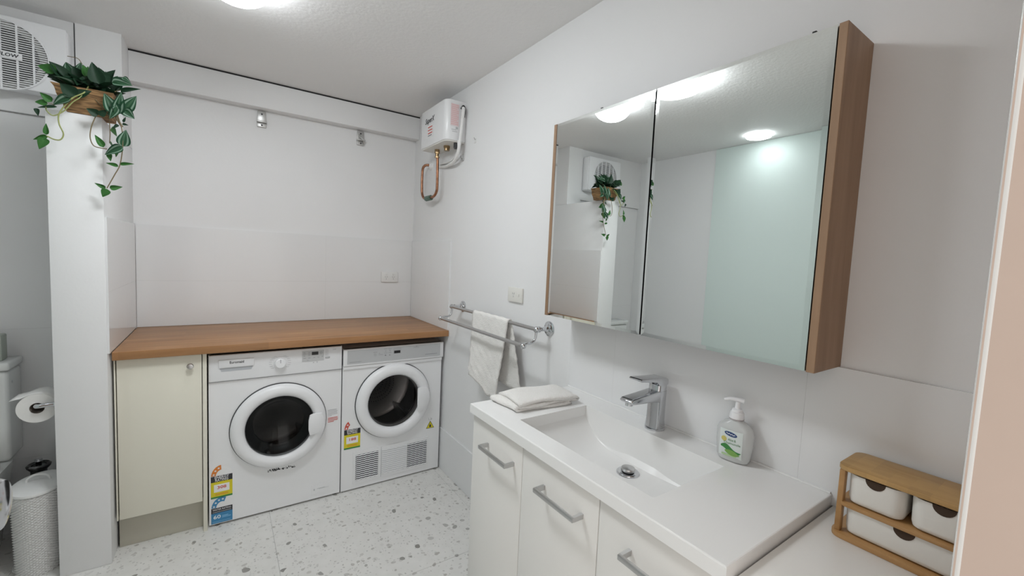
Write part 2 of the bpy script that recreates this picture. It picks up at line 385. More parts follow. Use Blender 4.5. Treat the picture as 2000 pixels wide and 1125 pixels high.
def machine(name, label, x0, x1, z0, ztop, zpan, cx, cz, rd, rg, cat):
    t = thing(name, label, cat, ((x0+x1)/2, -.3, 0))
    bm = new(); front_with_hole(bm, x0, x1, z0, zpan, -F, cx, cz, rg+.03)
    a = [(x0, -F), (x0, -.06), (x1, -.06), (x1, -F)]
    for (p, q), (r, s) in zip(a, a[1:]): bm.faces.new([bm.verts.new(c) for c in ((p, q, z0), (r, s, z0), (r, s, ztop), (p, q, ztop))])
    bm.faces.new([bm.verts.new((p, q, ztop)) for p, q in a]); bm.faces.new([bm.verts.new((p, q, z0)) for p, q in a])
    bm.faces.new([bm.verts.new(c) for c in ((x0, -F, zpan), (x1, -F, zpan), (x1, -F, ztop), (x0, -F, ztop))])
    bmesh.ops.remove_doubles(bm, verts=bm.verts, dist=1e-5)
    finish(bm, 'cabinet_body', enamel_m, t)
    for fx in (x0+.05, x1-.05):
        for fy in (-F+.06, -.12): finish(cyl(new(), (fx, fy, 0), (fx, fy, z0+.002), .018, n=14), 'foot', black_m, t)
    # drum
    bm = new(); R = rg+.075
    lathe(bm, [(rg+.02, .02), (R-.02, .035), (R, .06), (R, .36), (R-.02, .375), (.05, .38), (0, .372)], (cx, -F, cz), (0, 1, 0), 48, close0=False)
    finish(bm, 'drum', steel_m, t)
    for k in range(3):
        bm = new(); an = math.radians(70+120*k); u = V3((math.cos(an), 0, math.sin(an))); v = V3((-math.sin(an), 0, math.cos(an)))
        pts = [V3((cx, -F+.07, cz))+u*(R+.002)+v*.03, V3((cx, -F+.07, cz))+u*(R-.055), V3((cx, -F+.07, cz))+u*(R+.002)-v*.03]
        prism(bm, pts, (0, .28, 0), .004)
        finish(bm, 'drum_paddle', steel_m, t)
    return t
def door_ring(t, cx, cz, rd, rg, dep, glass, handle, seal=True):
    c = (cx, -F, cz)
    finish(lathe(new(), [(rd-.006, .001), (rd+.0035, .001), (rd+.0035, .004), (rd-.006, .004)], c, (0, -1, 0), 72, close0=False, close1=False), 'door_gap', rubber_m, t)
    prof = [(rd-.001, .004), (rd, .012), (rd-.006, dep*.7), (rd-.018, dep*.93), (rd-.034, dep), (rg+.016, dep-.002), (rg+.004, dep-.012), (rg, dep-.030), (rg, .0)]
    d = finish(lathe(new(), prof, c, (0, -1, 0), 72, close0=False, close1=False), 'door', plastic_m, t)
    finish(lathe(new(), glass[1], c, (0, -1, 0), 56, close0=False, close1=False), 'door_glass', glass[0], d)
    bm = new()
    prism(bm, [(a, -F-dep+.002, b) for a, b in handle], (0, -.012, 0), .004)
    finish(bm, 'door_handle', plastic_m, d)
    return d
def star(cx, cy, r): return [(cx+(r if k % 2 == 0 else r*.42)*math.cos(math.pi/2+k*math.pi/5), cy+(r if k % 2 == 0 else r*.42)*math.sin(math.pi/2+k*math.pi/5)) for k in range(10)]
def rating_label(fc, t, a, b, w, k, first, word, band, bottom, n):
    """sticker whose lower left corner is (a, b)"""
    h = w*1.9 if first else w*1.52
    by = b+(h-w*.62)
    L0 = fc.poly('rating_label', white_print, t, [(a, b), (a+w, b), (a+w, by)]+[(a+w/2+w/2*math.cos(q), by+w*.62*math.sin(q)) for q in [math.pi*i/14 for i in range(1, 14)]]+[(a, by)])
    fc.poly('rating_arc', orange_m if k == 'o' else red_m if k == 'r' else blue_m, L0, [(x, (y-by)*1.24+by) for x, y in arc(a+w/2, by, w*.27, w*.49, math.pi*.985, math.pi*(.985-.155*n))], .001)
    for q in range(n):
        an = math.pi*(.93-.155*q); fc.poly('star', white_print, L0, star(a+w/2+w*.38*math.cos(an), by+w*.38*1.24*math.sin(an), w*.07), .0017)
    bh = w*.34 if first else w*.3
    fc.quad('black_band', dark_m, L0, a, a+w, by-bh, by, .001)
    if first:
        fc.text('lettering', white_print, L0, 'ENERGY', a+w/2, by-bh*.27, w*.2, .0017, width=w*.66, bold=.0002)
        fc.text('lettering', white_print, L0, 'RATING', a+w/2, by-bh*.73, w*.2, .0017, width=w*.6, bold=.0002)
        fc.quad('yellow_field', yellow_m, L0, a, a+w, b+w*.1, by-bh, .001)
        fc.quad('green_stripe', green_m, L0, a, a+w, b, b+w*.1, .001)
        zz = b+w*.1; hh = by-bh-zz
        fc.quad('white_window', white_print, L0, a+w*.14, a+w*.86, zz+hh*.3, zz+hh*.82, .0015)
        fc.text('lettering', red_m, L0, bottom, a+w/2, zz+hh*.6, w*.24, .0022, width=w*.42, bold=.0004)
        fc.quads('fine_print', orange_m, L0, [(a+w*.2, a+w*.8, zz+hh*(.08+.08*i), zz+hh*(.11+.08*i)) for i in range(2)], .0015)
    else:
        fc.text('lettering', white_print, L0, 'WATER RATING', a+w/2, by-bh*.35, w*.14, .0017, width=w*.86)
        fc.quads('fine_print', lgrey_m, L0, [(a+w*.06, a+w*.94, by-bh*.82, by-bh*.74)], .0015)
        fc.quad('blue_field', blue_m, L0, a, a+w, b, by-bh, .001)
        fc.text('lettering', white_print, L0, bottom, a+w*.27, b+(by-bh-b)*.6, w*.3, .0017, width=w*.34, bold=.0004)
        fc.quads('fine_print', mat('sky_print', (.25, .5, .72), .5), L0, [(a+w*.5, a+w*.92, b+w*.28, b+w*.32), (a+w*.5, a+w*.8, b+w*.36, b+w*.4), (a+w*.05, a+w*.9, b+w*.08, b+w*.1)], .0015)
    return L0

# --- washing machine
wx0, wx1, wzp, wtop = -1.2205, -.6225, .716, .848
wcx, wcz, wrd, wrg = -.919, .4575, .2185, .155
W = machine('washing_machine', 'white front-loading washing machine with smoked round door, beside cream cupboard', wx0, wx1, .010, wtop, wzp, wcx, wcz, wrd, wrg, 'washing machine')
bx('control_panel', plastic_m, W, wx0, wx1, -F-.010, -F+.03, wzp+.003, wtop, bev=.006, seg=3)
bx('panel_seam', grey_m, W, wx0+.001, wx1-.001, -F-.002, -F+.01, wzp, wzp+.003)
fW = Face((0, -F-.010, 0), (1, 0, 0), (0, 0, 1)); fWb = Face((0, -F, 0), (1, 0, 0), (0, 0, 1))
dw = finish(box(new(), -1.181, -1.036, -F-.0165, -F-.009, .785, .824, bev=.003), 'detergent_drawer', plastic_m, W)
finish(prism(new(), [(-1.177, -F-.0095, .785), (-1.041, -F-.0095, .785), (-1.048, -F-.0095, .767), (-1.170, -F-.0095, .767)], (0, -.0012, 0)), 'drawer_grip', mat('grip_shade', (.52, .54, .57), .5), dw)
Face((0, -F-.0165, 0), (1, 0, 0), (0, 0, 1)).text('brand_lettering', dark_m, dw, 'Euromaid', -1.108, .810, .017, width=.058, bold=.0003)
kn = finish(lathe(new(), [(.031, 0), (.030, .004), (.0255, .006), (.0245, .022), (.021, .025), (0, .025)], (-.923, -F-.010, .786), (0, -1, 0), 36), 'programme_knob', plastic_m, W)
Face((0, -F-.035, 0), (1, 0, 0), (0, 0, 1)).quad('pointer_line', grey_m, kn, -.9242, -.9218, .789, .808)
L0 = []
for k in range(7):
    for s in (-1, 1):
        q = math.radians(-42+k*18); r0 = .036; L0.append((-.923+s*(r0*math.cos(q)+(.0 if s > 0 else .014)), -.923+s*r0*math.cos(q)+(.014 if s > 0 else 0), .786+r0*1.0*math.sin(q)-.0006, .786+r0*math.sin(q)+.0006))
fW.quads('programme_marks', lgrey_m, W, [(min(a, b), max(a, b), c, d) for a, b, c, d in L0])
dp = fW.quad('display_panel', mat('display_grey', (.58, .585, .59), .4), W, -.822, -.716, .779, .836, .0004, .0012)
fW.quad('screen', black_m, dp, -.776, -.744, .812, .829, .0018)
fW.quads('button_print', grey_m, dp, [(-.816+i*.0225, -.816+i*.0225+w, z, z+.0016) for z, w in ((.826, .010), (.818, .012), (.809, .009), (.797, .012)) for i in (0, 1)]+[(-.768, -.760, .797, .7985), (-.748, -.739, .797, .7985), (-.728, -.720, .800, .802), (-.80, -.79, .785, .7862)], .0018)
finish(lathe(new(), [(.008, 0), (.008, .002), (0, .002)], fW.p(-.730, .822, .001), (0, -1, 0), 18), 'round_button', lgrey_m, dp)
fW.quads('indicator_marks', grey_m, W, [(-.708, -.705, .804+.007*i, .806+.007*i) for i in range(5)]+[(-.703, -.694, .805+.007*i, .8058+.007*i) for i in range(5)]+[(-.770, -.764, .770, .772), (-.750, -.748, .769, .774), (-.672, -.655, .833, .8345)])
bx('start_button', lgrey_m, W, -.710, -.686, -F-.0125, -F-.009, .788, .797, bev=.001)
hd = [(-.787, .500), (-.768, .506), (-.728, .503), (-.716, .470), (-.7145, .43), (-.719, .405), (-.735, .396), (-.787, .390), (-.793, .42), (-.793, .47)]
wd = door_ring(W, wcx, wcz, wrd, wrg, .040, (washer_glass, [(wrg, .022), (wrg-.010, .018), (wrg-.030, .002), (wrg-.060, -.016), (wrg-.10, -.028), (.03, -.034), (0, -.035)]), hd)
finish(lathe(new(), [(wrg+.03, -.005), (wrg-.002, -.006), (wrg-.012, -.03), (wrg-.034, -.045), (wrg-.036, -.06), (wrg-.028, -.07), (wrg+.03, -.075)], (wcx, -F, wcz), (0, -1, 0), 56, close0=False, close1=False), 'rubber_seal', rubber_m, W)
rating_label(fWb, W, -1.2135, .141, .087, 'o', True, 'ENERGY', None, '308', 3)
rating_label(fWb, W, -1.2125, .014, .086, 'b', False, 'WATER', None, '60', 4)
fWb.quads('notice_print', lgrey_m, W, [(-.690, -.690+w, .493-i*.008, .4955-i*.008) for i, w in enumerate((.045, .05, .048, .05, .02))])
fWb.quads('red_notice_print', red_m, W, [(-.689, -.689+w, .4485-i*.0075, .4515-i*.0075) for i, w in enumerate((.05, .052, .05, .03))])
R0 = random.Random(4); L0 = []
for k in range(34):
    a = -.975+.128*k/34; L0.append((a, a+R0.uniform(.001, .006), .220-.004*k/34+R0.uniform(-.006, .003), .2225-.004*k/34+R0.uniform(-.001, .009)))
fWb.quads('sticker_residue', dark_m, W, L0, .0002, .0004)
fp = fWb.quad('filter_flap', enamel_m, W, -.768, -.653, .034, .088, .0002, .0014)
fWb.quads('flap_marks', lgrey_m, fp, [(-.757, -.752, .056, .066), (-.74, -.70, .063, .0645), (-.73, -.68, .060, .061)], .0018)

# --- dryer
dx0, dx1, dzp, dtop = -.6165, -.022, .722, .8255
dcx, dcz, drd, drg = -.3225, .4955, .2225, .155
Dm = machine('clothes_dryer', 'white front-loading dryer with clear round door, in the corner by the right wall', dx0, dx1, .008, dtop, dzp, dcx, dcz, drd, drg, 'dryer')
bx('control_panel', plastic_m, Dm, dx0, dx1+.006, -F-.014, -F+.03, dzp+.008, dtop, bev=.005, seg=3)
bx('panel_ledge', enamel_m, Dm, dx0+.001, dx1, -F-.008, -F+.01, dzp-.012, dzp+.007, bev=.003)
fD = Face((0, -F-.014, 0), (1, 0, 0), (0, 0, 1)); fDb = Face((0, -F, 0), (1, 0, 0), (0, 0, 1))
sp = fD.quad('silver_fascia', silver_m, Dm, -.596, -.040, .742, .819, .0003, .0012)
fD.quad('display_window', lgrey_m, sp, -.338, -.291, .779, .813, .0016)
fD.quad('screen', black_m, sp, -.334, -.297, .782, .798, .0024)
fD.quads('button_print', grey_m, sp, [(-.455, -.433, .797, .7985), (-.425, -.40, .781, .7825), (-.395, -.375, .812, .8135), (-.368, -.35, .810, .8115), (-.392, -.374, .788, .7895), (-.368, -.35, .788, .7895), (-.388, -.38, .799, .801), (-.362, -.356, .799, .802), (-.388, -.381, .772, .779), (-.363, -.357, .772, .777), (-.423, -.417, .789, .791), (-.215, -.18, .806, .8075), (-.20, -.192, .812, .8145), (-.585, -.52, .752, .7535), (-.14, -.06, .757, .7595)], .0016)
finish(lathe(new(), [(.008, 0), (.008, .0015), (.0065, .0015), (.0065, .0005), (0, .0005)], fD.p(-.444, .783, .0015), (0, -1, 0), 18), 'round_button', lgrey_m, sp)
hd = [(-.192, .560), (-.168, .566), (-.13, .560), (-.115, .525), (-.114, .49), (-.122, .455), (-.15, .425), (-.183, .415), (-.19, .425), (-.191, .49)]
door_ring(Dm, dcx, dcz, drd, drg, .038, (dryer_glass, [(drg, .012), (drg-.004, .012), (.08, .016), (0, .018)]), hd)
finish(lathe(new(), [(drg+.03, -.004), (drg-.006, -.004), (drg-.008, -.02), (drg+.03, -.024)], (dcx, -F, dcz), (0, -1, 0), 56, close0=False, close1=False), 'door_seal', mat('seal_grey', (.3, .3, .3), .5), Dm)
# perforated back of the drum
bm = new()
for rr in (.05, .075, .1, .125):
    n = int(rr*400)
    for i in range(n): cyl(bm, (dcx+rr*math.cos(6.283*i/n), -F+.372, dcz+rr*math.sin(6.283*i/n)), (dcx+rr*math.cos(6.283*i/n), -F+.3785, dcz+rr*math.sin(6.283*i/n)), .0035, n=6)
tag(finish(bm, 'drum_holes', black_m, Dm), kind='stuff')
finish(lathe(new(), [(drg+.0752, .17), (drg+.068, .172), (drg+.068, .178), (drg+.0752, .18)], (dcx, -F, dcz), (0, 1, 0), 56, close0=False, close1=False), 'drum_band', chrome_m, Dm)
rating_label(fDb, Dm, -.603, .250, .089, 'r', True, 'ENERGY', None, '188', 2)
# lint vent panel: frame, three louvre fields
fr = fDb.poly('vent_panel', enamel_m, Dm, [(-.552, .037), (-.552, .226), (-.098, .226), (-.098, .037)], .0002, .003)
fDb.quad('panel_seam', lgrey_m, fr, -.3925, -.3905, .040, .224, .0033)
for (a0, a1, dk) in ((-.538, -.409, True), (-.388, -.235, False), (-.231, -.105, True)):
    fDb.quad('vent_opening', dark_m if dk else lgrey_m, fr, a0, a1, .055, .205, .0034)
    bm = new()
    for i in range(13):
        z = .0555+i*.0118
        P = [[fDb.p(a0+(a1-a0)*q/24, z+h+.0012*math.sin(q*1.3), .0036+o) for q in range(25)] for h, o in ((0, 0), (.001, .0028), (.0052 if dk else .0085, .0028), (.0062 if dk else .0095, 0))]
        grid(bm, P)
    finish(bm, 'vent_louvres', plastic_m, fr)
fDb.poly('warning_triangle', yellow_m, Dm, [(-.108, .280), (-.061, .280), (-.0845, .319)], .0006)
fDb.poly('warning_border', dark_m, Dm, [(-.112, .277), (-.057, .277), (-.0845, .325)], .0001, .0004)
fDb.poly('warning_flame', dark_m, Dm, [(-.089, .284), (-.080, .284), (-.078, .291), (-.0845, .306), (-.091, .292)], .0013)
fDb.quads('notice_print', lgrey_m, Dm, [(-.096, -.094, .33, .345), (-.082, -.080, .33, .345), (-.094, -.082, .330, .332), (-.078, -.074, .33, .34)])

# ------------------------------------------------------------------ power points
def outlet(o, x, u, w, h, n, body, label, grp):
    f = Face(o, x, u)
    t = thing('power_outlet', label, 'power outlet', o, grp)
    bm = new(); prism(bm, [f.p(a, b, 0) for a, b in ((-w/2, -h/2), (w/2, -h/2), (w/2, h/2), (-w/2, h/2))], f.n*.011, .003)
    finish(bm, 'cover_plate', body, t)
    for k in range(n):
        cx = (k-(n-1)/2)*w*.42 if n > 1 else -w*.08
        sx = cx if n > 1 else w*.26
        sb = new(); prism(sb, [f.p(sx+a, (h*.27 if n > 1 else 0)+b, .011) for a, b in ((-.007, -.006), (.007, -.006), (.007, .006), (-.007, .006))], f.n*.003, .001); finish(sb, 'switch', body, t)
        cz = -h*.08 if n > 1 else 0
        for (a, b, rot) in ((-.0065, .006, .5), (.0065, .006, -.5), (0, -.008, 0)):
            c, s = math.cos(rot), math.sin(rot)
            f.poly('socket_slot', grey_m, t, [(cx+a+c*p-s*q, cz+b+s*p+c*q) for p, q in ((-.001, -.0045), (.001, -.0045), (.001, .0045), (-.001, .0045))], .0111, .0005)
    return t
outlet((-.1715, -.008, 1.194), (1, 0, 0), (0, 0, 1), .122, .074, 2, trim_m, 'white double power outlet on the tiled splashback above the dryer', 'power outlets')
outlet((0, -1.364, 1.197), (0, -1, 0), (0, 0, 1), .118, .070, 1, offplastic_m, 'single cream power outlet on the wall above the towel rail', 'power outlets')

# ------------------------------------------------------------------ brackets under the bulkhead
def bracket(x, tilt, label):
    t = thing('wall_bracket', label, 'bracket', (x, 0, 2.085), 'metal brackets under the bulkhead')
    finish(prism(new(), [(x-.021, 0, 2.176), (x+.021, 0, 2.176), (x+.025, 0, 2.112), (x-.025, 0, 2.112)], (0, -.012, 0), .002), 'back_plate', bracket_m, t)
    bm = box(new(), x-.026, x+.026, -.040 if tilt else -.026, 0, 2.108, 2.116, bev=.002)
    finish(bm, 'cross_lip', bracket_m, t)
    finish(prism(new(), [(x-.025, 0, 2.107), (x+.025, 0, 2.107), (x+.023, 0, 2.082), (x-.023, 0, 2.082)], (0, -.016 if tilt else -.010, 0), .002), 'lower_plate', bracket_m, t)
    for z in (2.158, 2.094): finish(lathe(new(), [(.005, 0), (.004, .0025), (0, .003)], (x, -.012 if z > 2.1 else (-.016 if tilt else -.010), z), (0, -1, 0), 12), 'screw', dark_m, t)
    if tilt: finish(tube(new(), [(x-.012, -.013, 2.15), (x-.004, -.028, 2.13), (x+.012, -.034, 2.112), (x+.02, -.02, 2.09)], .005), 'hook', bracket_m, t)
bracket(-.967, False, 'flat metal bracket on the back wall below the bulkhead, left one')
bracket(-.392, True, 'hooked metal bracket below the bulkhead, nearer the water heater')

# ------------------------------------------------------------------ instantaneous water heater on the right wall
hx, hy0, hy1, hz0, hz1 = -.126, -.775, -.412, 2.026, 2.250
WH = thing('water_heater', 'small white water heater box with copper pipe loop, high in the corner', 'water heater', (0, -.6, hz0))
def rr_poly(z, ins=0):
    P = [(0, hy1-ins), (hx+.012+ins, hy1-ins)]+[(hx+.012+ins-.012*math.sin(a), hy1-ins-.012+.012*math.cos(a)) for a in [math.pi/2*i/4 for i in range(1, 5)]]
    r = .034
    P += [(hx+r+ins-r*math.cos(a), hy0+r+ins-r*math.sin(a)) for a in [math.pi/2*i/8 for i in range(9)]]+[(0, hy0+ins)]
    return [(x, y, z) for x, y in P]
finish(prism(new(), rr_poly(hz0), (0, 0, hz1-hz0), .004), 'case', enamel_m, WH)
finish(prism(new(), rr_poly(hz0-.006, .006), (0, 0, .006)), 'bottom_plate', offplastic_m, WH)
fH = Face((hx, 0, 0), (0, -1, 0), (0, 0, 1))
fH.text('brand_lettering', dark_m, WH, 'SuperX', .545, 2.178, .045, width=.135, shear=.25, bold=.0006)
lb = fH.quad('warning_sticker', white_print, WH, .515, .60, 2.075, 2.150)
fH.quads('sticker_print', red_m, lb, [(.528, .590, 2.133-.0175*i, 2.139-.0175*i) for i in range(3)], .0012)
fH.quads('sticker_fine_print', grey_m, lb, [(.53, .585, 2.084, 2.089)], .0012)
fS = Face((0, hy0, 0), (1, 0, 0), (0, 0, 1))
ps = fS.quad('instruction_sticker', mat('pale_pink_print', (.80, .68, .69), .5), WH, -.098, -.045, 2.105, 2.228)
fS.quads('sticker_print', pink_m, ps, [(-.094, -.05-(.008 if i % 3 == 2 else 0), 2.218-.0105*i, 2.223-.0105*i) for i in range(11)], .0012)
fS.quads('sticker_fine_print', lgrey_m, WH, [(-.09, -.06, 2.083, 2.086), (-.085, -.055, 2.073, 2.076), (-.064, -.05, 2.09, 2.101)], .0006)
# pipework
finish(cyl(cyl(cyl(new(), (-.060, -.522, hz0-.004), (-.060, -.522, hz0-.030), .016, n=6), (-.060, -.522, hz0-.030), (-.060, -.522, hz0-.048), .011), (-.060, -.522, hz0-.048), (-.060, -.522, hz0-.056), .014, n=6), 'pipe_nut', brass_m, WH)
finish(tube(new(), [(-.058, -.522, 1.985), (-.056, -.524, 1.93), (-.055, -.526, 1.80), (-.054, -.517, 1.765), (-.053, -.48, 1.741), (-.051, -.42, 1.735)], .0085), 'copper_pipe', copper_m, WH)
finish(tube(new(), [(-.050, -.36, 1.735), (-.050, -.31, 1.742), (-.050, -.276, 1.772), (-.050, -.266, 1.83), (-.048, -.262, 1.91), (-.046, -.268, 1.948), (-.036, -.284, 1.964), (-.018, -.296, 1.966), (0, -.298, 1.964)], .0085), 'copper_pipe', copper_m, WH)
finish(cyl(new(), (-.051, -.425, 1.735), (-.050, -.350, 1.735), .0175, n=8), 'valve_joint', mat('green_valve', (.09, .16, .12), .5), WH)
finish(lathe(new(), [(.009, .018), (.020, .012), (.030, 0)], (0, -.298, 1.962), (-1, 0, 0), 24), 'wall_cover', trim_m, WH)
finish(cyl(cyl(new(), (-.055, -.648, hz0-.004), (-.055, -.648, hz0-.018), .019, n=20), (-.055, -.648, hz0-.018), (-.055, -.648, hz0-.034), .016, n=20), 'outlet_fitting', brass_m, WH)
finish(cyl(cyl(new(), (-.045, -.745, hz0), (-.045, -.745, hz0-.034), .013, n=8), (-.045, -.745, hz0-.034), (-.045, -.745, hz0-.040), .009, n=8), 'cable_gland', rubber_m, WH)
finish(tube(new(), [(-.024, -.772, 2.205), (-.028, -.793, 2.208), (-.031, -.797, 2.18), (-.038, -.795, 2.08), (-.045, -.792, 2.0), (-.044, -.775, 1.955), (-.036, -.72, 1.925), (-.024, -.64, 1.918), (-.012, -.54, 1.922), (-.006, -.42, 1.94)], .0095), 'white_conduit', trim_m, WH)
finish(tube(new(), [(-.045, -.775, 2.03), (-.042, -.770, 1.98), (-.028, -.70, 1.947), (-.018, -.60, 1.94), (-.012, -.5, 1.946), (-.004, -.44, 1.95)], .0055), 'white_cable', trim_m, WH)
finish(tube(new(), [(-.012, hy0-.001, 2.165), (-.012, hy0-.006, 2.205), (-.018, hy0-.010, 2.222), (-.03, hy0-.014, 2.222), (-.038, hy0-.006, 2.205)], .004), 'black_clip', black_m, WH)
bm = new(); box(bm, -.010, 0, -.771, -.753, 1.925, 1.938); box(bm, -.018, 0, -.766, -.757, 1.937, 1.952)
tag(finish(bm, 'pipe_clip', bracket_m), 'small metal pipe clip on the wall below the water heater', 'pipe clip')
hk = thing('wall_hook', 'tiny white hook on the wall right of the water heater', 'hook', (0, -.898, 2.005))
bx('hook_plate', trim_m, hk, -.003, 0, -.91, -.885, 2.0, 2.024, bev=.001)
finish(tube(new(), [(-.003, -.906, 2.019), (-.012, -.908, 2.018), (-.015, -.908, 2.026)], .0022), 'hook_arm', bracket_m, hk)

# ------------------------------------------------------------------ towel rail and towels
TR = thing('towel_rail', 'chrome double towel rail on the right wall', 'towel rail', (0, -1.225, 1.075))
for i, y in enumerate((-.829, -1.624)):
    pb = finish(lathe(new(), [(.032, 0), (.032, .004), (.026, .007), (.024, .012), (.014, .016), (.010, .024), (.0085, .045), (.012, .052), (.0135, .058), (.010, .064), (.010, .08), (0, .083)], (0, y, 1.076), (-1, 0, 0), 32), 'wall_flange', chrome_m, TR)
    s = -1 if i else 1
    finish(tube(new(), [(-.072, y, 1.070), (-.073, y, 1.048), (-.080, y, 1.030), (-.098, y, 1.020), (-.118, y, 1.020), (-.134, y, 1.014)], .0055), 'curved_arm', chrome_m, TR)
    for (x, z) in ((-.072, 1.077), (-.140, 1.012)):
        bm = new(); bmesh.ops.create_uvsphere(bm, u_segments=16, v_segments=10, radius=.0135, matrix=Matrix.Translation((x, y+s*.004, z))); finish(bm, 'bar_knob', chrome_m, TR)
finish(cyl(new(), (-.072, -.829, 1.077), (-.072, -1.624, 1.077), .0085), 'back_bar', nickel_m, TR)
finish(cyl(new(), (-.140, -.829, 1.012), (-.140, -1.624, 1.012), .0085), 'front_bar', nickel_m, TR)
# hanging towel
P = []; R0 = random.Random(3)
ya, yb = -1.098, -1.424
prof = []
for k in range(22):                                  # back fall, bottom to top
    s = k/21; prof.append(('b', s))
for k in range(1, 9): prof.append(('o', k/9))
for k in range(30): prof.append(('f', k/29))
for kind, s in prof:
    row = []
    for i in range(27):
        q = i/26
        if kind == 'b':
            z0 = .765+.01*math.sin(q*5); z = z0+(1.077-z0)*s; x = -.061+.022*(1-s)*(.5+.5*math.sin(q*9))*.8+.012*(1-s); y = ya+(yb-ya)*q-.05*(1-s)*q-.012*(1-s)
        elif kind == 'o':
            an = math.pi*s; x = -.072+.0115*math.cos(an); z = 1.077+.0115*math.sin(an); y = ya+(yb-ya)*q
        else:
            zb = .747-.058*q+.016*math.sin(q*7); z = 1.077+(zb-1.077)*s; x = -.0835-.012*s*math.sin(q*6.5+1)-.020*s*s*math.sin(min(1, q*1.2)*3.0); y = (ya+.006*s)+(yb-ya)*q*(1-.17*s)
            if s > .93: x += .002
        cr = .0022*math.sin(z*61+q*9)*math.sin(q*23+z*17)+.0016*math.sin(z*140+q*31)
        if kind == 'f' and .78 < s < .80: cr -= .002
        row.append((x+(cr if kind != 'o' else 0), y, z+cr*.4))
    P.append(row)
ht = solid(finish(grid(new(), P), 'hand_towel', towel_m, ang=60), .006); tag(ht, 'white towel hanging over the chrome towel rail', 'towel')
# folded towel on the vanity
VZ = .8667
path = []
zl = [VZ+.006, VZ+.017, VZ+.028]
for k in range(14): path.append((-.150-.215*k/13, zl[0]))
for k in range(1, 6): a = math.pi*k/6; path.append((-.365-.010*math.sin(a), zl[0]+.0055*(1-math.cos(a))))
for k in range(14): path.append((-.365+.235*k/13, zl[1]+.0008*math.sin(k)))
for k in range(1, 6): a = math.pi*k/6; path.append((-.130+.012*math.sin(a), zl[1]+.0055*(1-math.cos(a))))
for k in range(14): path.append((-.130-.228*k/13, zl[2]+.003*math.sin(k/13*3.14)))
P = []
for x, z in path:
    row = []
    for i in range(15):
        q = i/14; edge = min(q, 1-q); y = -1.792-.142*q-.010*(x+.25)/.12
        hh = (z-VZ-.006); sag = -.006*max(0, 1-edge/.08)**2*(hh/.03)
        row.append((x+.006*math.sin(q*4+z*120), y+.004*math.sin(x*30+z*200), z+sag+.0016*math.sin(x*40+q*5)*(hh/.03)))
    P.append(row)
ft = solid(finish(grid(new(), P), 'folded_towel', towel_m, ang=70), .0098); tag(ft, 'folded white face towel lying on the basin top corner', 'towel')

# ------------------------------------------------------------------ vanity
VF, VY0, VY1 = -.459, -1.770, -2.6757
VU = thing('vanity_unit', 'white vanity cabinet with three bar-handled doors under the basin', 'vanity', (-.22, -2.22, 0))
VT = VZ-.031
bm = box(new(), -.427, -.012, VY0-.006, VY0-.022, .10, VT); box(bm, -.427, -.012, VY1+.006, VY1+.022, .10, VT); box(bm, -.427, -.012, VY1+.022, VY0-.022, .10, .116); box(bm, -.026, -.012, VY1+.022, VY0-.022, .116, VT)
finish(bm, 'carcass', laminate_m, VU)
bx('kickboard', laminate_m, VU, -.39, -.375, VY1+.01, VY0-.01, 0, .10)
seams = [VY0-.004, -2.068, -2.372, VY1+.004]
for a, b, hy in zip(seams, seams[1:], (-1.950, -2.245, -2.540)):
    d = bx('door', laminate_m, VU, -.4455, -.428, b+.0014, a-.0014, .105, VT-.004, bev=.0012)
    bm = new(); hz = .758
    box(bm, -.482, -.474, hy-.078, hy+.078, hz-.006, hz+.006, bev=.0012)
    for yy in (hy-.074, hy+.074): box(bm, -.475, -.4455, yy-.004, yy+.004, hz-.006, hz+.006)
    finish(bm, 'bar_handle', nickel_m, d)
# basin top: slab with a sunken bowl, both ends curved
BT = thing('washbasin', 'glossy white basin top with sunken rectangular bowl', 'basin', (-.22, -2.22, VT))
bx0, bx1, by0, by1 = -.392, -.106, -1.974, -2.475
bm = new(); c = .003
def ring(x0, x1, y0, y1, z): return [bm.verts.new(p) for p in ((x0, y0, z), (x1, y0, z), (x1, y1, z), (x0, y1, z))]
rings = [ring(VF+.01, -.0006, VY0-.01, VY1+.01, VT), ring(VF, -.0006, VY0, VY1, VT), ring(VF, -.0006, VY0, VY1, VZ-c), ring(VF+c*.3, -.0006, VY0-c*.3, VY1+c*.3, VZ-c*.3), ring(VF+c, -.0006, VY0-c, VY1+c, VZ), ring(bx0, bx1, by0, by1, VZ)]
for a, b in zip(rings, rings[1:]):
    for i in range(4): bm.faces.new((a[i], a[(i+1) % 4], b[(i+1) % 4], b[i]))
NYB = 48
def fz(q):                              # bowl floor along its length, q 0..1
    e = min(q, 1-q)*(by0-by1)
    t = min(1, e/.150); return VZ-.034-.079*(1-(1-t)**2.6)
rows = []
for j in range(NYB+1):
    q = j/NYB; q = .5-.5*math.cos(math.pi*q) if True else q
    y = by0+(by1-by0)*q; f = fz(q); e_ = min(q, 1-q)*(by0-by1); r = .006+.034*min(1, max(0, (e_-.06)/.14))**2
    row = [(bx1, y, VZ), (bx1-.0015, y, f+r)]+[(bx1-.0015-r+r*math.cos(a), y, f+r-r*math.sin(a)) for a in (math.pi/6, math.pi/3, math.pi/2)]
    row += [(bx1-.0015-r-(bx1-bx0-.003-2*r)*k/8, y, f-.0012*math.sin(k/8*math.pi)) for k in range(1, 8)]
    row += [(bx0+.0015+r-r*math.sin(a), y, f+r-r*math.cos(a)) for a in (0, math.pi/6, math.pi/3, math.pi/2)]+[(bx0, y, VZ)]
    rows.append(row)
b2 = new(); grid(b2, rows)
for row, y in ((rows[0], by0), (rows[-1], by1)):
    vs = [b2.verts.new(p) for p in row]; b2.faces.new(vs)
bmesh.ops.remove_doubles(b2, verts=b2.verts, dist=1e-5)
finish(b2, 'bowl', mat('satin_white', (.86, .86, .85), .33, spec=.4), BT, ang=28)
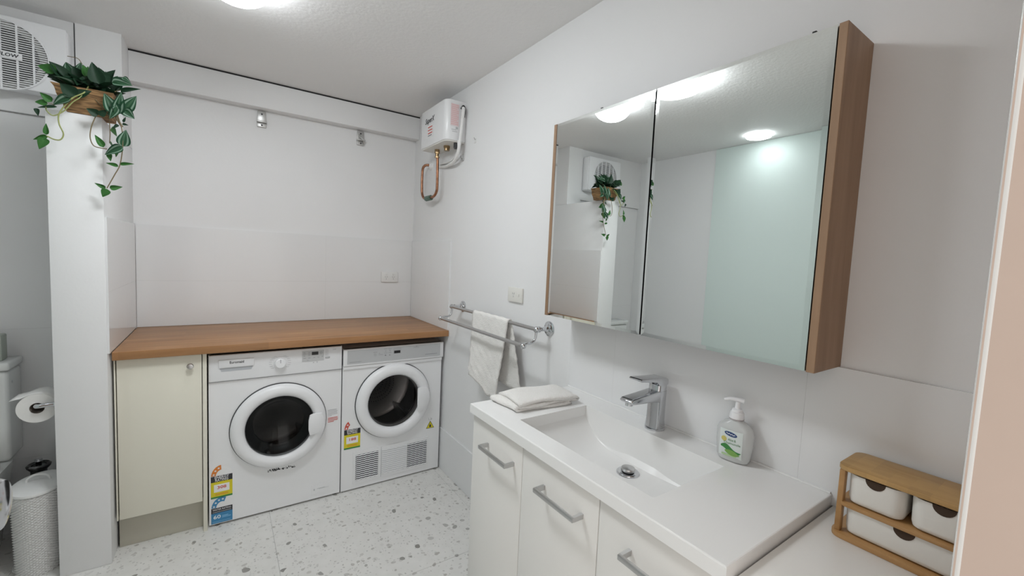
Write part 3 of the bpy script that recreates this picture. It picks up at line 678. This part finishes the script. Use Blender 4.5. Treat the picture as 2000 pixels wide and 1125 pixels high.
finish(bm, 'slab', gloss_white, BT, ang=12)
finish(tube(new(), [(-.010, VY0-.003, VZ+.001), (-.010, -2.2, VZ+.001), (-.010, VY1+.003, VZ+.001)], .0035, 8, False), 'wall_bead', trim_m, BT)
dxw, dyw, dzw = -.172, -2.227, fz(.5)
wst = finish(lathe(new(), [(.016, .0), (.020, .003), (.031, .0045), (.0335, .002), (.034, -.002)], (dxw, dyw, dzw), (0, 0, 1), 36, close0=False, close1=False), 'waste_ring', chrome_m, BT)
finish(lathe(new(), [(0, .0), (.024, .0), (.024, .002), (0, .002)], (dxw, dyw, dzw-.0005), (0, 0, 1), 30), 'waste_hole', black_m, wst)
finish(lathe(new(), [(.017, .004), (.021, .008), (.0215, .012), (.019, .016), (.008, .019), (0, .0195)], (dxw, dyw, dzw), (0, 0, 1), 30), 'waste_plug', nickel_m, wst)
# mixer tap
TP = thing('basin_tap', 'chrome single-lever mixer tap standing behind the bowl', 'tap', (-.056, -2.224, VZ))
tx, ty = -.056, -2.224
finish(lathe(new(), [(0, 0), (.031, 0), (.031, .005), (.028, .007), (0, .007)], (tx, ty, VZ), (0, 0, 1), 32, sx=.95, sy=1), 'base_ring', chrome_m, TP)
def sq(cx, cy, hw, hd, z, n=28, e=4.0):
    out = []
    for i in range(n):
        t = 2*math.pi*i/n; c_, s_ = math.cos(t), math.sin(t)
        out.append((cx+hw*math.copysign(abs(c_)**(2/e), c_), cy+hd*math.copysign(abs(s_)**(2/e), s_), z))
    return out
def loft(bm, R):
    vs = [[bm.verts.new(p) for p in r] for r in R]; n = len(vs[0])
    for a, b in zip(vs, vs[1:]):
        for i in range(n): bm.faces.new((a[i], a[(i+1) % n], b[(i+1) % n], b[i]))
    bm.faces.new(vs[0]); bm.faces.new(vs[-1]); return bm
finish(loft(new(), [sq(tx, ty, .0245, .0255, VZ+.006), sq(tx, ty, .022, .0235, VZ+.03), sq(tx+.001, ty, .0215, .023, VZ+.09), sq(tx+.001, ty, .0225, .0235, VZ+.122)]), 'tap_body', chrome_m, TP)
finish(prism(new(), [(tx+.005, ty-.0225, VZ+.121), (tx-.02, ty-.0225, VZ+.124), (tx-.138, ty-.0225, VZ+.115), (tx-.146, ty-.0225, VZ+.108), (tx-.138, ty-.0225, VZ+.100), (tx-.06, ty-.0225, VZ+.095), (tx+.005, ty-.0225, VZ+.086)], (0, .045, 0), .004, 3), 'spout', chrome_m, TP)
finish(cyl(new(), (tx-.128, ty, VZ+.104), (tx-.128, ty, VZ+.093), .011), 'aerator', chrome_m, TP)
lv = finish(loft(new(), [sq(tx+.001, ty, .0215, .0225, VZ+.1215), sq(tx+.002, ty, .021, .022, VZ+.14), sq(tx+.003, ty, .020, .021, VZ+.152)]), 'lever_cap', chrome_m, TP)
finish(prism(new(), [(tx+.024, ty-.0225, VZ+.140), (tx+.024, ty-.0225, VZ+.158), (tx+.010, ty-.0225, VZ+.164), (tx-.03, ty-.0225, VZ+.1665), (tx-.106, ty-.0225, VZ+.172), (tx-.112, ty-.0225, VZ+.168), (tx-.106, ty-.0225, VZ+.164), (tx-.03, ty-.0225, VZ+.152), (tx-.02, ty-.0225, VZ+.140)], (0, .045, 0), .0035, 3), 'lever', chrome_m, TP)
# soap bottle
scx, scy, srot = -.047, -2.466, math.radians(9)
SB = thing('soap_bottle', 'clear pump bottle of hand soap with green and blue label, beside the tap', 'soap bottle', (scx, scy, VZ))
def ov(w, d, z):
    c_, s_ = math.cos(srot), math.sin(srot); out = []
    for x, y, zz in sq(0, 0, d, w, z, 36, 2.6): out.append((scx+x*c_-y*s_, scy+x*s_+y*c_, zz))
    return out
hs = [(0, .030, .016), (.003, .036, .021), (.012, .040, .024), (.05, .0445, .0255), (.080, .0445, .025), (.092, .040, .0235), (.101, .030, .020), (.107, .018, .0165), (.111, .0145, .0145), (.117, .0145, .0145)]
finish(loft(new(), [ov(w_, d_, VZ+z_) for z_, w_, d_ in hs]), 'bottle', soap_m, SB)
pc = finish(lathe(new(), [(0, .113), (.0175, .113), (.0178, .116), (.0165, .130), (.0135, .132), (.0125, .138), (.006, .140), (.0055, .158), (0, .158)], (scx, scy, VZ), (0, 0, 1), 28), 'pump_collar', plastic_m, SB)
finish(lathe(new(), [(.018, .1145), (.0182, .113), (.0182, .1122), (.0165, .112)], (scx, scy, VZ), (0, 0, 1), 28, close0=False, close1=False), 'collar_ring', mat('mauve_plastic', (.45, .40, .41), .5), pc)
dn = V3((-.45, .89, 0)).normalized(); q = V3((scx, scy, VZ+.163))
finish(tube(new(), [q-dn*.014+V3((0, 0, -.001)), q, q+dn*.018, q+dn*.032+V3((0, 0, -.005))], .0065, 12, r1=.0038), 'pump_head', plastic_m, SB)
nb = V3((-math.cos(srot), -math.sin(srot), 0)); xb = V3((0, 0, 1)).cross(nb).normalized()
fs = Face(V3((scx, scy, VZ))+nb*.0262, xb, (0, 0, 1))
if fs.n.dot(nb) < 0: fs = Face(V3((scx, scy, VZ))+nb*.0262, -xb, (0, 0, 1))
def curved(name, material, parent, pts_fn, off, na=14, nbk=6):
    bm = new(); grid(bm, [[pts_fn(i/na, j/nbk) for i in range(na+1)] for j in range(nbk+1)]); return finish(bm, name, material, parent)
def on_b(a, b, off):                       # follow the bottle's curved front
    t = min(.98, abs(a)/.0445); depth = .0252*(1-t**2.6)**(1/2.6); zt = b/.117
    k = .9 if b < .015 else 1.0
    return V3((scx, scy, VZ+b))+nb*(depth*k*(1.01)+off)+(xb if Face((0, 0, 0), xb, (0, 0, 1)).n.dot(nb) > 0 else -xb)*a
sl = curved('label', mat('label_white', (.72, .78, .76), .3), SB, lambda i, j: on_b(-.030+.056*i, .014+.072*j, .0006), 0)
def blob(name, material, fn, off): return curved(name, material, sl, lambda i, j: on_b(*fn(i, j), off), off, 16, 5)
blob('label_logo', navy_m, lambda i, j: (-.0025+(i-.5)*.032, .0755-(i-.5)*.004+(j-.5)*.012*math.sqrt(max(0, 1-(2*i-1)**2))), .0010)
blob('logo_script', white_print, lambda i, j: (-.0025+(i-.5)*.022, .0755-(i-.5)*.003+.0012*math.sin(i*22)+(j-.5)*.0018), .0014)
blob('lemon_print', mat('lemon_print', (.62, .55, .16), .5), lambda i, j: (-.0185+(i-.5)*.014*math.sqrt(max(.02, 1-(2*j-1)**2)), .060+(j-.5)*.014), .0010)
blob('leaf_print', green_m, lambda i, j: (-.0005+(i-.5)*.050, .040-.012*i+.004*math.sin(i*7)+(j-.5)*.017*math.sin(math.pi*min(1, max(0, i*.9+.08)))), .0010)
blob('leaf_print', mat('leaf_light_print', (.22, .42, .10), .5), lambda i, j: (.004+(i-.5)*.036, .030-.006*i+(j-.5)*.014*math.sin(math.pi*min(1, max(0, i*.9+.08)))), .0013)
blob('lettering_strip', pale_green, lambda i, j: (-.004+(i-.5)*.036, .0195+(j-.5)*.005), .0012)
def btext(body, a, b, size, width, material):
    o = fs.text('lettering', material, sl, body, 0, 0, size, 0, width=width)
    for v in o.data.vertices:
        p = v.co+ORG[SB]-fs.o; v.co = on_b(a+p.dot(fs.x), b+p.dot(fs.u)-a*.0, .0014)-ORG[SB]
btext('Aloe &', .0015, .0605, .0095, .019, green_m); btext('Chamomile', .002, .0515, .0085, .040, green_m)

# ------------------------------------------------------------------ filler bench and bamboo organiser in the corner
BZ = .842
SBN = thing('corner_bench', 'low white bench filling the corner right of the basin', 'bench', (-.22, -2.81, 0))
bx('bench_top', laminate_m, SBN, -.44, -.0005, YF+.001, VY1-.004, BZ-.022, BZ, bev=.0015)
bx('front_panel', laminate_m, SBN, -.432, -.416, YF+.001, VY1-.006, 0, BZ-.022)
bx('side_panel', laminate_m, SBN, -.416, -.001, VY1-.022, VY1-.006, 0, BZ-.022)
BO = thing('bamboo_organiser', 'small bamboo drawer stand with white bins on the corner bench', 'organiser', (-.07, -2.825, BZ))
ox0, ox1, oy0, oy1 = -.138, -.022, -2.717, -2.934
def rplate(z0, z1, x0, x1, y0, y1, r, material, name, bev=.0015):
    P = []
    for (cx, cy, a0) in ((x0+r, y0-r, math.pi/2), (x0+r, y1+r, math.pi), (x1-r, y1+r, 1.5*math.pi), (x1-r, y0-r, 0)):
        P += [(cx+r*math.cos(a0+math.pi/2*i/5), cy+r*math.sin(a0+math.pi/2*i/5), z0) for i in range(6)]
    return finish(prism(new(), P, (0, 0, z1-z0), bev), name, material, BO)
rplate(BZ+.138, BZ+.148, ox0, ox1, oy0, oy1, .018, bamboo_m, 'top_board')
rplate(BZ+.066, BZ+.074, ox0, ox1, oy0-.004, oy1+.004, .018, bamboo_dark, 'middle_shelf')
rplate(BZ, BZ+.011, ox0-.004, ox1, oy0+.002, oy1-.002, .02, bamboo_dark, 'base_board')
for y in (oy0-.009, oy1+.009):
    for x in (ox0+.012, ox1-.014):
        bx('upright', bamboo_dark, BO, x-.008, x+.008, y-.005, y+.005, BZ+.011, BZ+.138, bev=.002)
def bin_(x0, x1, y0, y1, z0, z1):
    t = .003; r = .020; bm = new()
    def rp(z, ins, rr):
        P = []
        for (cx, cy, a0) in ((x0+ins+rr, y0-ins-rr, math.pi/2), (x0+ins+rr, y1+ins+rr, math.pi), (x1-ins-rr, y1+ins+rr, 1.5*math.pi), (x1-ins-rr, y0-ins-rr, 0)):
            P += [(cx+rr*math.cos(a0+math.pi/2*i/6), cy+rr*math.sin(a0+math.pi/2*i/6), z) for i in range(7)]
        return P
    R = [rp(z0, .008, r*.6), rp(z0+.003, .003, r*.85), rp(z0+.01, .001, r), rp(z1, 0, r), rp(z1, t, r-t), rp(z0+.006, t+.003, r-t)]
    loft(bm, R)
    o = finish(bm, 'drawer_bin', bin_m, BO, ang=45)
    ym = (y0+y1)/2
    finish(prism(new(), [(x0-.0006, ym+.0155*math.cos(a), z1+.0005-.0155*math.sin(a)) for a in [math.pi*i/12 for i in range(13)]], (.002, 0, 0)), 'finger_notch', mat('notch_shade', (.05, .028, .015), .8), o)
ym = (oy0+oy1)/2
bin_(ox0+.006, ox1-.004, oy0-.017, ym+.003, BZ+.0755, BZ+.134); bin_(ox0+.006, ox1-.004, ym-.003, oy1+.017, BZ+.0755, BZ+.134)
bin_(ox0+.006, ox1-.004, oy0-.017, oy1+.017, BZ+.0125, BZ+.064)

# ------------------------------------------------------------------ mirror cabinet
MC = thing('mirror_cabinet', 'wall cabinet with two mirror doors and brown oak sides above the basin', 'mirror cabinet', (-.07, -2.213, 1.1617))
mx, my0, my1, mz0, mz1 = -.1435, -1.7615, -2.6638, 1.1617, 1.8733
for a, b in ((my0, my0-.016), (my1+.016, my1)): bx('side_panel', walnut_m, MC, mx, 0-.0002, b, a, mz0, mz1, bev=.0008, seg=1)
bm = box(new(), mx+.022, -.0002, my1+.016, my0-.016, mz0+.002, mz0+.018); box(bm, mx+.022, -.0002, my1+.016, my0-.016, mz1-.018, mz1-.002); box(bm, -.01, -.0002, my1+.016, my0-.016, mz0+.018, mz1-.018)
finish(bm, 'carcass', black_m, MC)
split = -2.2125
for a, b in ((my0-.0175, split+.0028), (split-.0028, my1+.0185)):
    d = bx('mirror_door', black_m, MC, mx+.005, mx+.020, b, a, mz0+.0015, mz1-.0015)
    g = new(); s = .011
    o_ = [(mx+.0009, a, mz0+.001), (mx+.0009, b, mz0+.001), (mx+.0009, b, mz1-.001), (mx+.0009, a, mz1-.001)]
    i_ = [(mx+.0003, a-s, mz0+s), (mx+.0003, b+s, mz0+s), (mx+.0003, b+s, mz1-s), (mx+.0003, a-s, mz1-s)]
    k_ = [(mx+.005, p[1], p[2]) for p in o_]
    A = [[g.verts.new(p) for p in r] for r in (k_, o_, i_)]
    for p, q in zip(A, A[1:]):
        for i in range(4): g.faces.new((p[i], p[(i+1) % 4], q[(i+1) % 4], q[i]))
    g.faces.new(A[-1]); g.faces.new(A[0])
    finish(g, 'mirror_glass', mirror_m, d, ang=.02)
for y in (-1.996, -2.602): bx('door_clip', black_m, MC, mx+.004, mx+.014, y-.004, y+.004, mz1-.0015, mz1+.0045, bev=.001)

# ------------------------------------------------------------------ wall fan heater over the toilet
FH = thing('fan_heater', 'white fan heater with round grille on the wall behind the plant', 'fan heater', (-1.92, TY, 1.985))
fx0, fx1, fz0, fz1, fy = -2.115, -1.722, 1.985, 2.274, TY-.085
gcx, gcz, gr = -1.915, 2.112, .138
finish(box(new(), fx0, fx1, fy+.012, TY, fz0, fz1, bev=.012, seg=3), 'case', plastic_m, FH)
finish(box(new(), fx0+.002, fx1-.002, fy, fy+.012, fz0+.002, fz1-.002, bev=.005, seg=3), 'front_cover', plastic_m, FH)
finish(lathe(new(), [(0, .0005), (gr, .0005), (gr, .0015), (0, .0015)], (gcx, fy, gcz), (0, -1, 0), 48), 'grille_back', mat('grille_grey', (.40, .40, .39), .7), FH)
finish(lathe(new(), [(0, .0016), (gr*.80, .0016), (gr*.80, .0024), (0, .0024)], (gcx+.0, fy, gcz), (0, -1, 0), 48), 'fan_opening', mat('fan_dark', (.05, .05, .052), .8), FH)
bm = new(); n = 30
for i in range(n):
    z = gcz-gr+2*gr*(i+.5)/n; hw = math.sqrt(gr*gr-(z-gcz)**2); box(bm, gcx-hw, gcx+hw, fy-.008, fy-.0035, z-.0017, z+.0017)
tag(finish(bm, 'grille_wires', plastic_m, FH), kind='stuff')
for i in range(-2, 3):
    xx = gcx+i*.047; hh = math.sqrt(gr*gr-(xx-gcx)**2); bx('grille_rib', plastic_m, FH, xx-.003, xx+.003, fy-.010, fy-.002, gcz-hh, gcz+hh)
finish(lathe(new(), [(gr-.001, 0), (gr+.004, 0), (gr+.003, .009), (gr-.001, .010)], (gcx, fy, gcz), (0, -1, 0), 48, close0=False, close1=False), 'grille_rim', plastic_m, FH)
fF = Face((0, fy-.010, 0), (1, 0, 0), (0, 0, 1))
bd = fF.quad('name_strip', plastic_m, FH, gcx-.055, gcx+.062, gcz-.013, gcz+.012, .0, .002)
fF.text('brand_lettering', dark_m, bd, 'AIRFLOW', gcx+.006, gcz, .019, .0024, width=.092, shear=.15, bold=.0004)

# ------------------------------------------------------------------ toilet corner
TO = thing('toilet', 'white close-coupled toilet half hidden at the left edge', 'toilet', (-2.1, -.5, 0))
ty0 = TY+.015
bx('cistern', ceramic_m, TO, -2.285, -1.918, -.372, ty0, .40, .795, bev=.018, seg=4)
bx('cistern_lid', ceramic_m, TO, -2.292, -1.911, -.380, ty0, .797, .832, bev=.010, seg=3)
finish(lathe(new(), [(.022, 0), (.021, .004), (0, .005)], (-2.1, -.30, .832), (0, 0, 1), 24), 'flush_button', chrome_m, TO)
def pan(z, hw, ya, yb, n=36):
    P = []
    for i in range(n):
        t = 2*math.pi*i/n; s_, c_ = math.sin(t), math.cos(t); yy = (ya+yb)/2+(ya-yb)/2*(abs(s_)**(.8 if s_ < 0 else .35))*(1 if s_ > 0 else -1); P.append((-2.1+hw*math.copysign(abs(c_)**(.75 if s_ < 0 else .5), c_), yy, z))
    return P
finish(loft(new(), [pan(0, .125, ty0, -.72), pan(.02, .13, ty0, -.73), pan(.2, .15, ty0, -.78), pan(.34, .175, ty0, -.85), pan(.395, .182, ty0, -.87), pan(.399, .17, ty0, -.86)]), 'pan', ceramic_m, TO)
finish(loft(new(), [pan(.401, .183, -.39, -.872), pan(.42, .184, -.39, -.874), pan(.432, .178, -.395, -.866)]), 'seat_lid', gloss_white, TO)
bx('side_mark', lgrey_m, TO, -1.9185, -1.9165, -.335, -.325, .735, .745)
tag(finish(box(box(new(), -2.02, -1.942, -.335, -.275, .8325, .945, bev=.006), -2.0, -1.962, -.325, -.285, .944, .949, bev=.002), 'tissue_box', vgreen_m), 'grey-green box standing on the toilet cistern', 'box')
RH = thing('roll_holder', 'chrome toilet roll holder fixed to the side of the white pillar', 'roll holder', (NX0, -.64, .71))
rc = V3((-1.775, 0, .700))
finish(lathe(new(), [(.022, 0), (.022, .005), (.012, .009), (.011, .012)], (NX0, -.632, .705), (-1, 0, 0), 24), 'wall_flange', chrome_m, RH)
finish(tube(new(), [(NX0-.006, -.632, .705), (-1.745, -.632, .704), (-1.768, -.632, .702), (-1.775, -.620, .701), (-1.775, -.58, .70), (-1.775, -.50, .70)], .0085), 'arm', chrome_m, RH)
TRL = thing('toilet_roll', 'white toilet paper roll hanging beside the pillar', 'toilet roll', (rc.x, -.56, rc.z-.058))
bm = new(); lathe(bm, [(.0215, 0), (.058, 0), (.058, .1), (.0215, .1), (.0215, 0)], (rc.x, -.614, rc.z-.010), (0, 1, 0), 44, close0=False, close1=False)
finish(bm, 'paper_roll', paper_m, TRL)
finish(lathe(new(), [(.0213, .001), (.0213, .099), (.0205, .099), (.0205, .001), (.0213, .001)], (rc.x, -.614, rc.z-.010), (0, 1, 0), 30, close0=False, close1=False), 'card_core', mat('card_brown', (.22, .19, .16), .9), TRL)
P = [[(rc.x+.059*math.cos(a)*k-e, y, rc.z-.010+.0592*math.sin(a)*k) for a, k, e in [(math.radians(20+11*i), 1, 0) for i in range(10)]+[(math.radians(134), 1.04, .003), (math.radians(140), 1.10, .010), (math.radians(146), 1.16, .018)]] for y in (-.6145, -.58, -.55, -.514)]
solid(finish(grid(new(), P), 'loose_sheet', paper_m, TRL), .0008)
# laundry basket
LB = thing('laundry_basket', 'white wicker basket with lid and loop handle behind the pillar', 'basket', (-1.795, -.538, 0))
bcx, bcy, brx, bry, bh = -1.796, -.535, .077, .112, .338
bm = new(); NA, NR = 224, 124; rows = []
for j in range(NR+1):
    z = bh*j/NR; tp = .90+.10*j/NR; row = []
    for i in range(NA+1):
        t = 2*math.pi*i/NA; wv = .0048*math.sin(t*28+math.pi*(j//2 % 2))*(1 if j % 2 else .55)
        row.append((bcx+(brx*tp+wv)*math.cos(t), bcy+(bry*tp+wv)*math.sin(t), z))
    rows.append(row)
grid(bm, rows); finish(bm, 'woven_body', wicker_m, LB, ang=80)
finish(lathe(new(), [(0, .004), (.07, .004), (.07, .012), (0, .012)], (bcx, bcy, 0), (0, 0, 1), 30, sx=.9, sy=1.2), 'basket_floor', wicker_m, LB)
def oval(r, z, n=48): return [(bcx+brx*r*math.cos(2*math.pi*i/n), bcy+bry*r*math.sin(2*math.pi*i/n), z) for i in range(n)]
lid = finish(loft(new(), [oval(1.0, bh+.001), oval(1.05, bh+.003), oval(1.06, bh+.009), oval(1.04, bh+.014), oval(.9, bh+.018), oval(.5, bh+.022), oval(.1, bh+.023)]), 'lid', wicker_m, LB)
finish(tube(new(), [(bcx-.036, bcy+.0, bh+.016), (bcx-.034, bcy+.0, bh+.034), (bcx-.014, bcy, bh+.048), (bcx+.012, bcy, bh+.047), (bcx+.028, bcy, bh+.036), (bcx+.033, bcy, bh+.016)], .0042, 8), 'loop_handle', wicker_m, lid)
BH = thing('brush_holder', 'dark chrome toilet brush holder behind the wicker basket', 'brush holder', (-1.842, -.352, 0))
dk = mat('dark_chrome', (.10, .10, .10), .25, .9)
finish(lathe(new(), [(0, 0), (.042, 0), (.042, .012), (.022, .03), (.02, .26), (.026, .31), (.026, .34), (.018, .345), (0, .345)], (-1.842, -.352, 0), (0, 0, 1), 28), 'canister', dk, BH)
finish(lathe(new(), [(.026, .335), (.038, .350), (.040, .358), (.034, .364), (.024, .358)], (-1.842, -.352, 0), (0, 0, 1), 28, close0=False, close1=False), 'flared_rim', dk, BH)
finish(lathe(new(), [(.010, .345), (.009, .37), (.013, .376), (.012, .386), (0, .390)], (-1.842, -.352, 0), (0, 0, 1), 20), 'brush_knob', chrome_m, BH)

# ------------------------------------------------------------------ trailing plant on the pillar
PL = thing('trailing_plant', 'trailing variegated vine in a bark-covered pot on top of the pillar', 'plant', (-1.607, -.64, NZ))
def prect(z, x0, x1, y0, y1): return [(x0, y0, z), (x1, y0, z), (x1, y1, z), (x0, y1, z)]
bm = new()
px0, px1, py0, py1 = -1.664, -1.526, -.70, -.575
bm = loft(bm, [prect(NZ+.0005, px0+.012, px1-.002, py0+.012, py1-.012), prect(NZ+.092, px0-.022, px1+.010, py0-.018, py1+.012), prect(NZ+.092, px0-.014, px1+.002, py0-.010, py1+.004), prect(NZ+.07, px0-.006, px1-.002, py0-.002, py1-.002)])
bmesh.ops.subdivide_edges(bm, edges=bm.edges, cuts=7, use_grid_fill=True)
R0 = random.Random(5)
for v in bm.verts:
    n_ = .0025*math.sin(v.co.z*420+v.co.x*35)+R0.uniform(-.0012, .0012); d_ = V3((v.co.x+1.6, v.co.y+.64, 0))
    if v.co.z > NZ+.002 and d_.length > .02: v.co += d_.normalized()*n_
finish(bm, 'bark_pot', pot_m, PL, ang=60)
bx('soil', mat('soil', (.03, .022, .015), .95), PL, px0-.006, px1, py0+.002, py1-.004, NZ+.066, NZ+.074)
# one leaf mesh: tip along +y, face up +z
def leaf_mesh(material, cup):
    bm = new(); uvl = bm.loops.layers.uv.new('UVMap'); NL, NW = 10, 6; vs = []
    for j in range(NL+1):
        s = j/NL; hw = .5*math.sin(math.pi*min(1, s**.62))**.85*(1-.25*s) if 0 < s < 1 else .0
        vs.append([bm.verts.new((hw*(2*i/NW-1), s, cup*(abs(2*i/NW-1)**1.5)*hw*.9-.16*s*s)) for i in range(NW+1)])
    for j in range(NL):
        for i in range(NW):
            f = bm.faces.new((vs[j][i], vs[j][i+1], vs[j+1][i+1], vs[j+1][i]))
            for l, (a, b) in zip(f.loops, ((i, j), (i+1, j), (i+1, j+1), (i, j+1))): l[uvl].uv = (a/NW, b/NL)
            f.smooth = True
    me = bpy.data.meshes.new('leaf'); bm.to_mesh(me); bm.free(); me.materials.append(material); return me
LM = {'v': leaf_mesh(leaf_var, .5), 'd': leaf_mesh(leaf_dark, .5), 'g': leaf_mesh(leaf_green, .45)}
def leaf(base, tip, width, kind, nrm):
    base, tip = V3(base), V3(tip); y = tip-base; ln = y.length; y.normalize(); n_ = V3(nrm); n_ = (n_-y*n_.dot(y)).normalized(); x = y.cross(n_).normalized()
    o = bpy.data.objects.new('leaf', LM[kind]); COL.objects.link(o); o.parent = PL
    M = Matrix((x*width, y*ln, n_*ln)).transposed().to_4x4(); M.translation = base-ORG[PL]; o.matrix_local = M
def at(px, py, Y):
    d_ = fwd+rt2*((px-1000)/FPX)+up2*((562.5-py)/FPX); k = (Y-CAM[1])/d_.y; return V3(CAM)+d_*k
def zl_(x, y, Y): return at(x*300/804, y*300/804, Y)
tocam = V3((.18, -1, -.25))
R0 = random.Random(11)
# hanging and side leaves: base, tip (measured on the real plant), width, kind, depth
HL = [((640, 767), (660, 678), 70, 'v', -.735), ((642, 768), (546, 808), 56, 'v', -.745), ((541, 772), (496, 702), 38, 'g', -.735), ((572, 806), (578, 842), 30, 'g', -.73),
      ((620, 872), (552, 850), 24, 'g', -.745), ((628, 862), (702, 856), 22, 'g', -.735), ((553, 986), (494, 957), 26, 'g', -.735), ((574, 984), (641, 979), 34, 'g', -.73), ((562, 990), (536, 1031), 48, 'g', -.74),
      ((242, 706), (240, 644), 30, 'g', -.75), ((250, 713), (171, 729), 30, 'g', -.745), ((238, 722), (204, 779), 58, 'g', -.75),
      ((648, 578), (715, 503), 70, 'v', -.72), ((648, 574), (702, 620), 64, 'v', -.725), ((632, 484), (735, 461), 30, 'd', -.70), ((598, 600), (548, 482), 84, 'v', -.735), ((604, 596), (640, 482), 66, 'v', -.73), ((612, 560), (575, 622), 50, 'v', -.745),
      ((515, 602), (452, 566), 52, 'd', -.745), ((520, 604), (560, 575), 40, 'd', -.745), ((372, 512), (270, 545), 62, 'v', -.745), ((272, 532), (206, 482), 46, 'g', -.745), ((250, 543), (179, 530), 44, 'g', -.745), ((300, 560), (190, 560), 22, 'v', -.745), ((188, 566), (200, 606), 28, 'd', -.745),
      ((398, 505), (310, 432), 84, 'd', -.740), ((400, 505), (476, 472), 60, 'd', -.738), ((585, 430), (690, 442), 60, 'v', -.70), ((640, 405), (688, 440), 34, 'v', -.70),
      ((622, 655), (588, 672), 20, 'd', -.735), ((640, 650), (672, 655), 16, 'd', -.73), ((645, 640), (658, 612), 14, 'd', -.73)]
for (b, t_, w_, k_, Y) in HL:
    p, q = zl_(*b, Y), zl_(*t_, Y-R0.uniform(0, .012)); sc = (zl_(b[0]+w_, b[1], Y)-p).length*1.15
    leaf(p, q, sc, k_, tocam+V3((R0.uniform(-.25, .25), 0, R0.uniform(.1, .5))))
# crown of leaves over the pot
CR = [((300, 380), (190, 335), 60, 'g'), ((310, 395), (215, 372), 66, 'g'), ((330, 400), (262, 318), 74, 'd'), ((345, 410), (300, 330), 70, 'd'), ((380, 400), (340, 318), 60, 'v'), ((400, 420), (425, 325), 62, 'v'), ((430, 410), (375, 345), 66, 'd'),
      ((455, 410), (440, 335), 50, 'g'), ((470, 440), (452, 345), 54, 'g'), ((520, 440), (478, 322), 74, 'd'), ((540, 440), (525, 345), 70, 'd'), ((560, 450), (590, 360), 76, 'd'), ((600, 470), (640, 395), 84, 'd'), ((545, 455), (560, 375), 66, 'v'), ((590, 480), (620, 390), 60, 'v'),
      ((500, 430), (440, 455), 56, 'd'), ((400, 400), (330, 445), 64, 'd'), ((350, 400), (285, 420), 60, 'd'), ((460, 400), (520, 450), 56, 'd'), ((560, 420), (600, 475), 64, 'd'), ((430, 400), (470, 448), 54, 'd'), ((320, 390), (245, 405), 46, 'd'), ((620, 430), (650, 400), 44, 'd'), ((380, 395), (410, 440), 56, 'd')]
for (b, t_, w_, k_) in CR:
    Y = R0.uniform(-.715, -.60); p = zl_(*b, Y); q = zl_(*t_, Y+R0.uniform(-.03, .03)); sc = (zl_(b[0]+w_, b[1], Y)-p).length*1.3
    leaf(p, q, sc, k_, tocam+V3((R0.uniform(-.5, .5), R0.uniform(0, .3), R0.uniform(0, 1.1))))
for k in range(46):                       # the rest of the crown, all round the pot
    a = R0.uniform(0, 6.283); rr = R0.uniform(.1, 1); p = V3((-1.595+.065*rr*math.cos(a), -.635+.055*rr*math.sin(a), NZ+.095+R0.uniform(-.01, .03)))
    dirn = V3((math.cos(a)*.7, math.sin(a)*.9, R0.uniform(-.3, .75))).normalized(); ln = R0.uniform(.045, .07)
    leaf(p, p+dirn*ln, ln*.85, R0.choice('ddvdd'), V3((-dirn.x*.4, -dirn.y*.4, 1))+V3((R0.uniform(-.4, .4), R0.uniform(-.4, .4), 0)))
# vines hanging at the back side (seen only in the mirror)
VB = [V3((-1.585, -.70, 1.93)), V3((-1.535, -.715, 1.86)), V3((-1.528, -.712, 1.80)), V3((-1.53, -.71, 1.75))]
for i, (dx_, dy_, dz_) in enumerate(((.03, -.04, .02), (.02, .05, -.01), (.03, -.03, -.05))):
    leaf(VB[i+1], VB[i+1]+V3((dx_, dy_, dz_)), .045, 'vgg'[i], (1, -.3, .3))
def vine(pts, r, material, Y=-.742): finish(tube(new(), [zl_(*p, y_) for p, y_ in zip(pts, Y if isinstance(Y, list) else [Y]*len(pts))], r, 8), 'stem', material, PL)
vine([(465, 450), (440, 485), (385, 510), (340, 552), (308, 600), (310, 650), (332, 700), (318, 730), (285, 730), (245, 712)], .0022, stem_m, [-.69, -.74]+[-.747]*8)
vine([(468, 445), (425, 505), (380, 535), (335, 580), (280, 605), (245, 580), (240, 560)], .0020, stem_m, [-.69, -.742]+[-.746]*5)
vine([(500, 610), (478, 665), (472, 720), (490, 762), (530, 775), (560, 780)], .0018, twig_m, -.742)
vine([(600, 560), (625, 630), (640, 690), (642, 770), (628, 862), (600, 915), (560, 985)], .0018, twig_m, -.735)
vine([(430, 335), (405, 305), (352, 294)], .0012, twig_m, -.66)
vine([(600, 480), (640, 470), (660, 470)], .0014, twig_m, -.70)
vine([(590, 575), (612, 620), (640, 665)], .004, twig_m, -.73)
vine([(290, 560), (275, 545), (250, 540)], .0012, twig_m, -.745)
finish(tube(new(), VB, .0016, 8), 'stem', twig_m, PL)
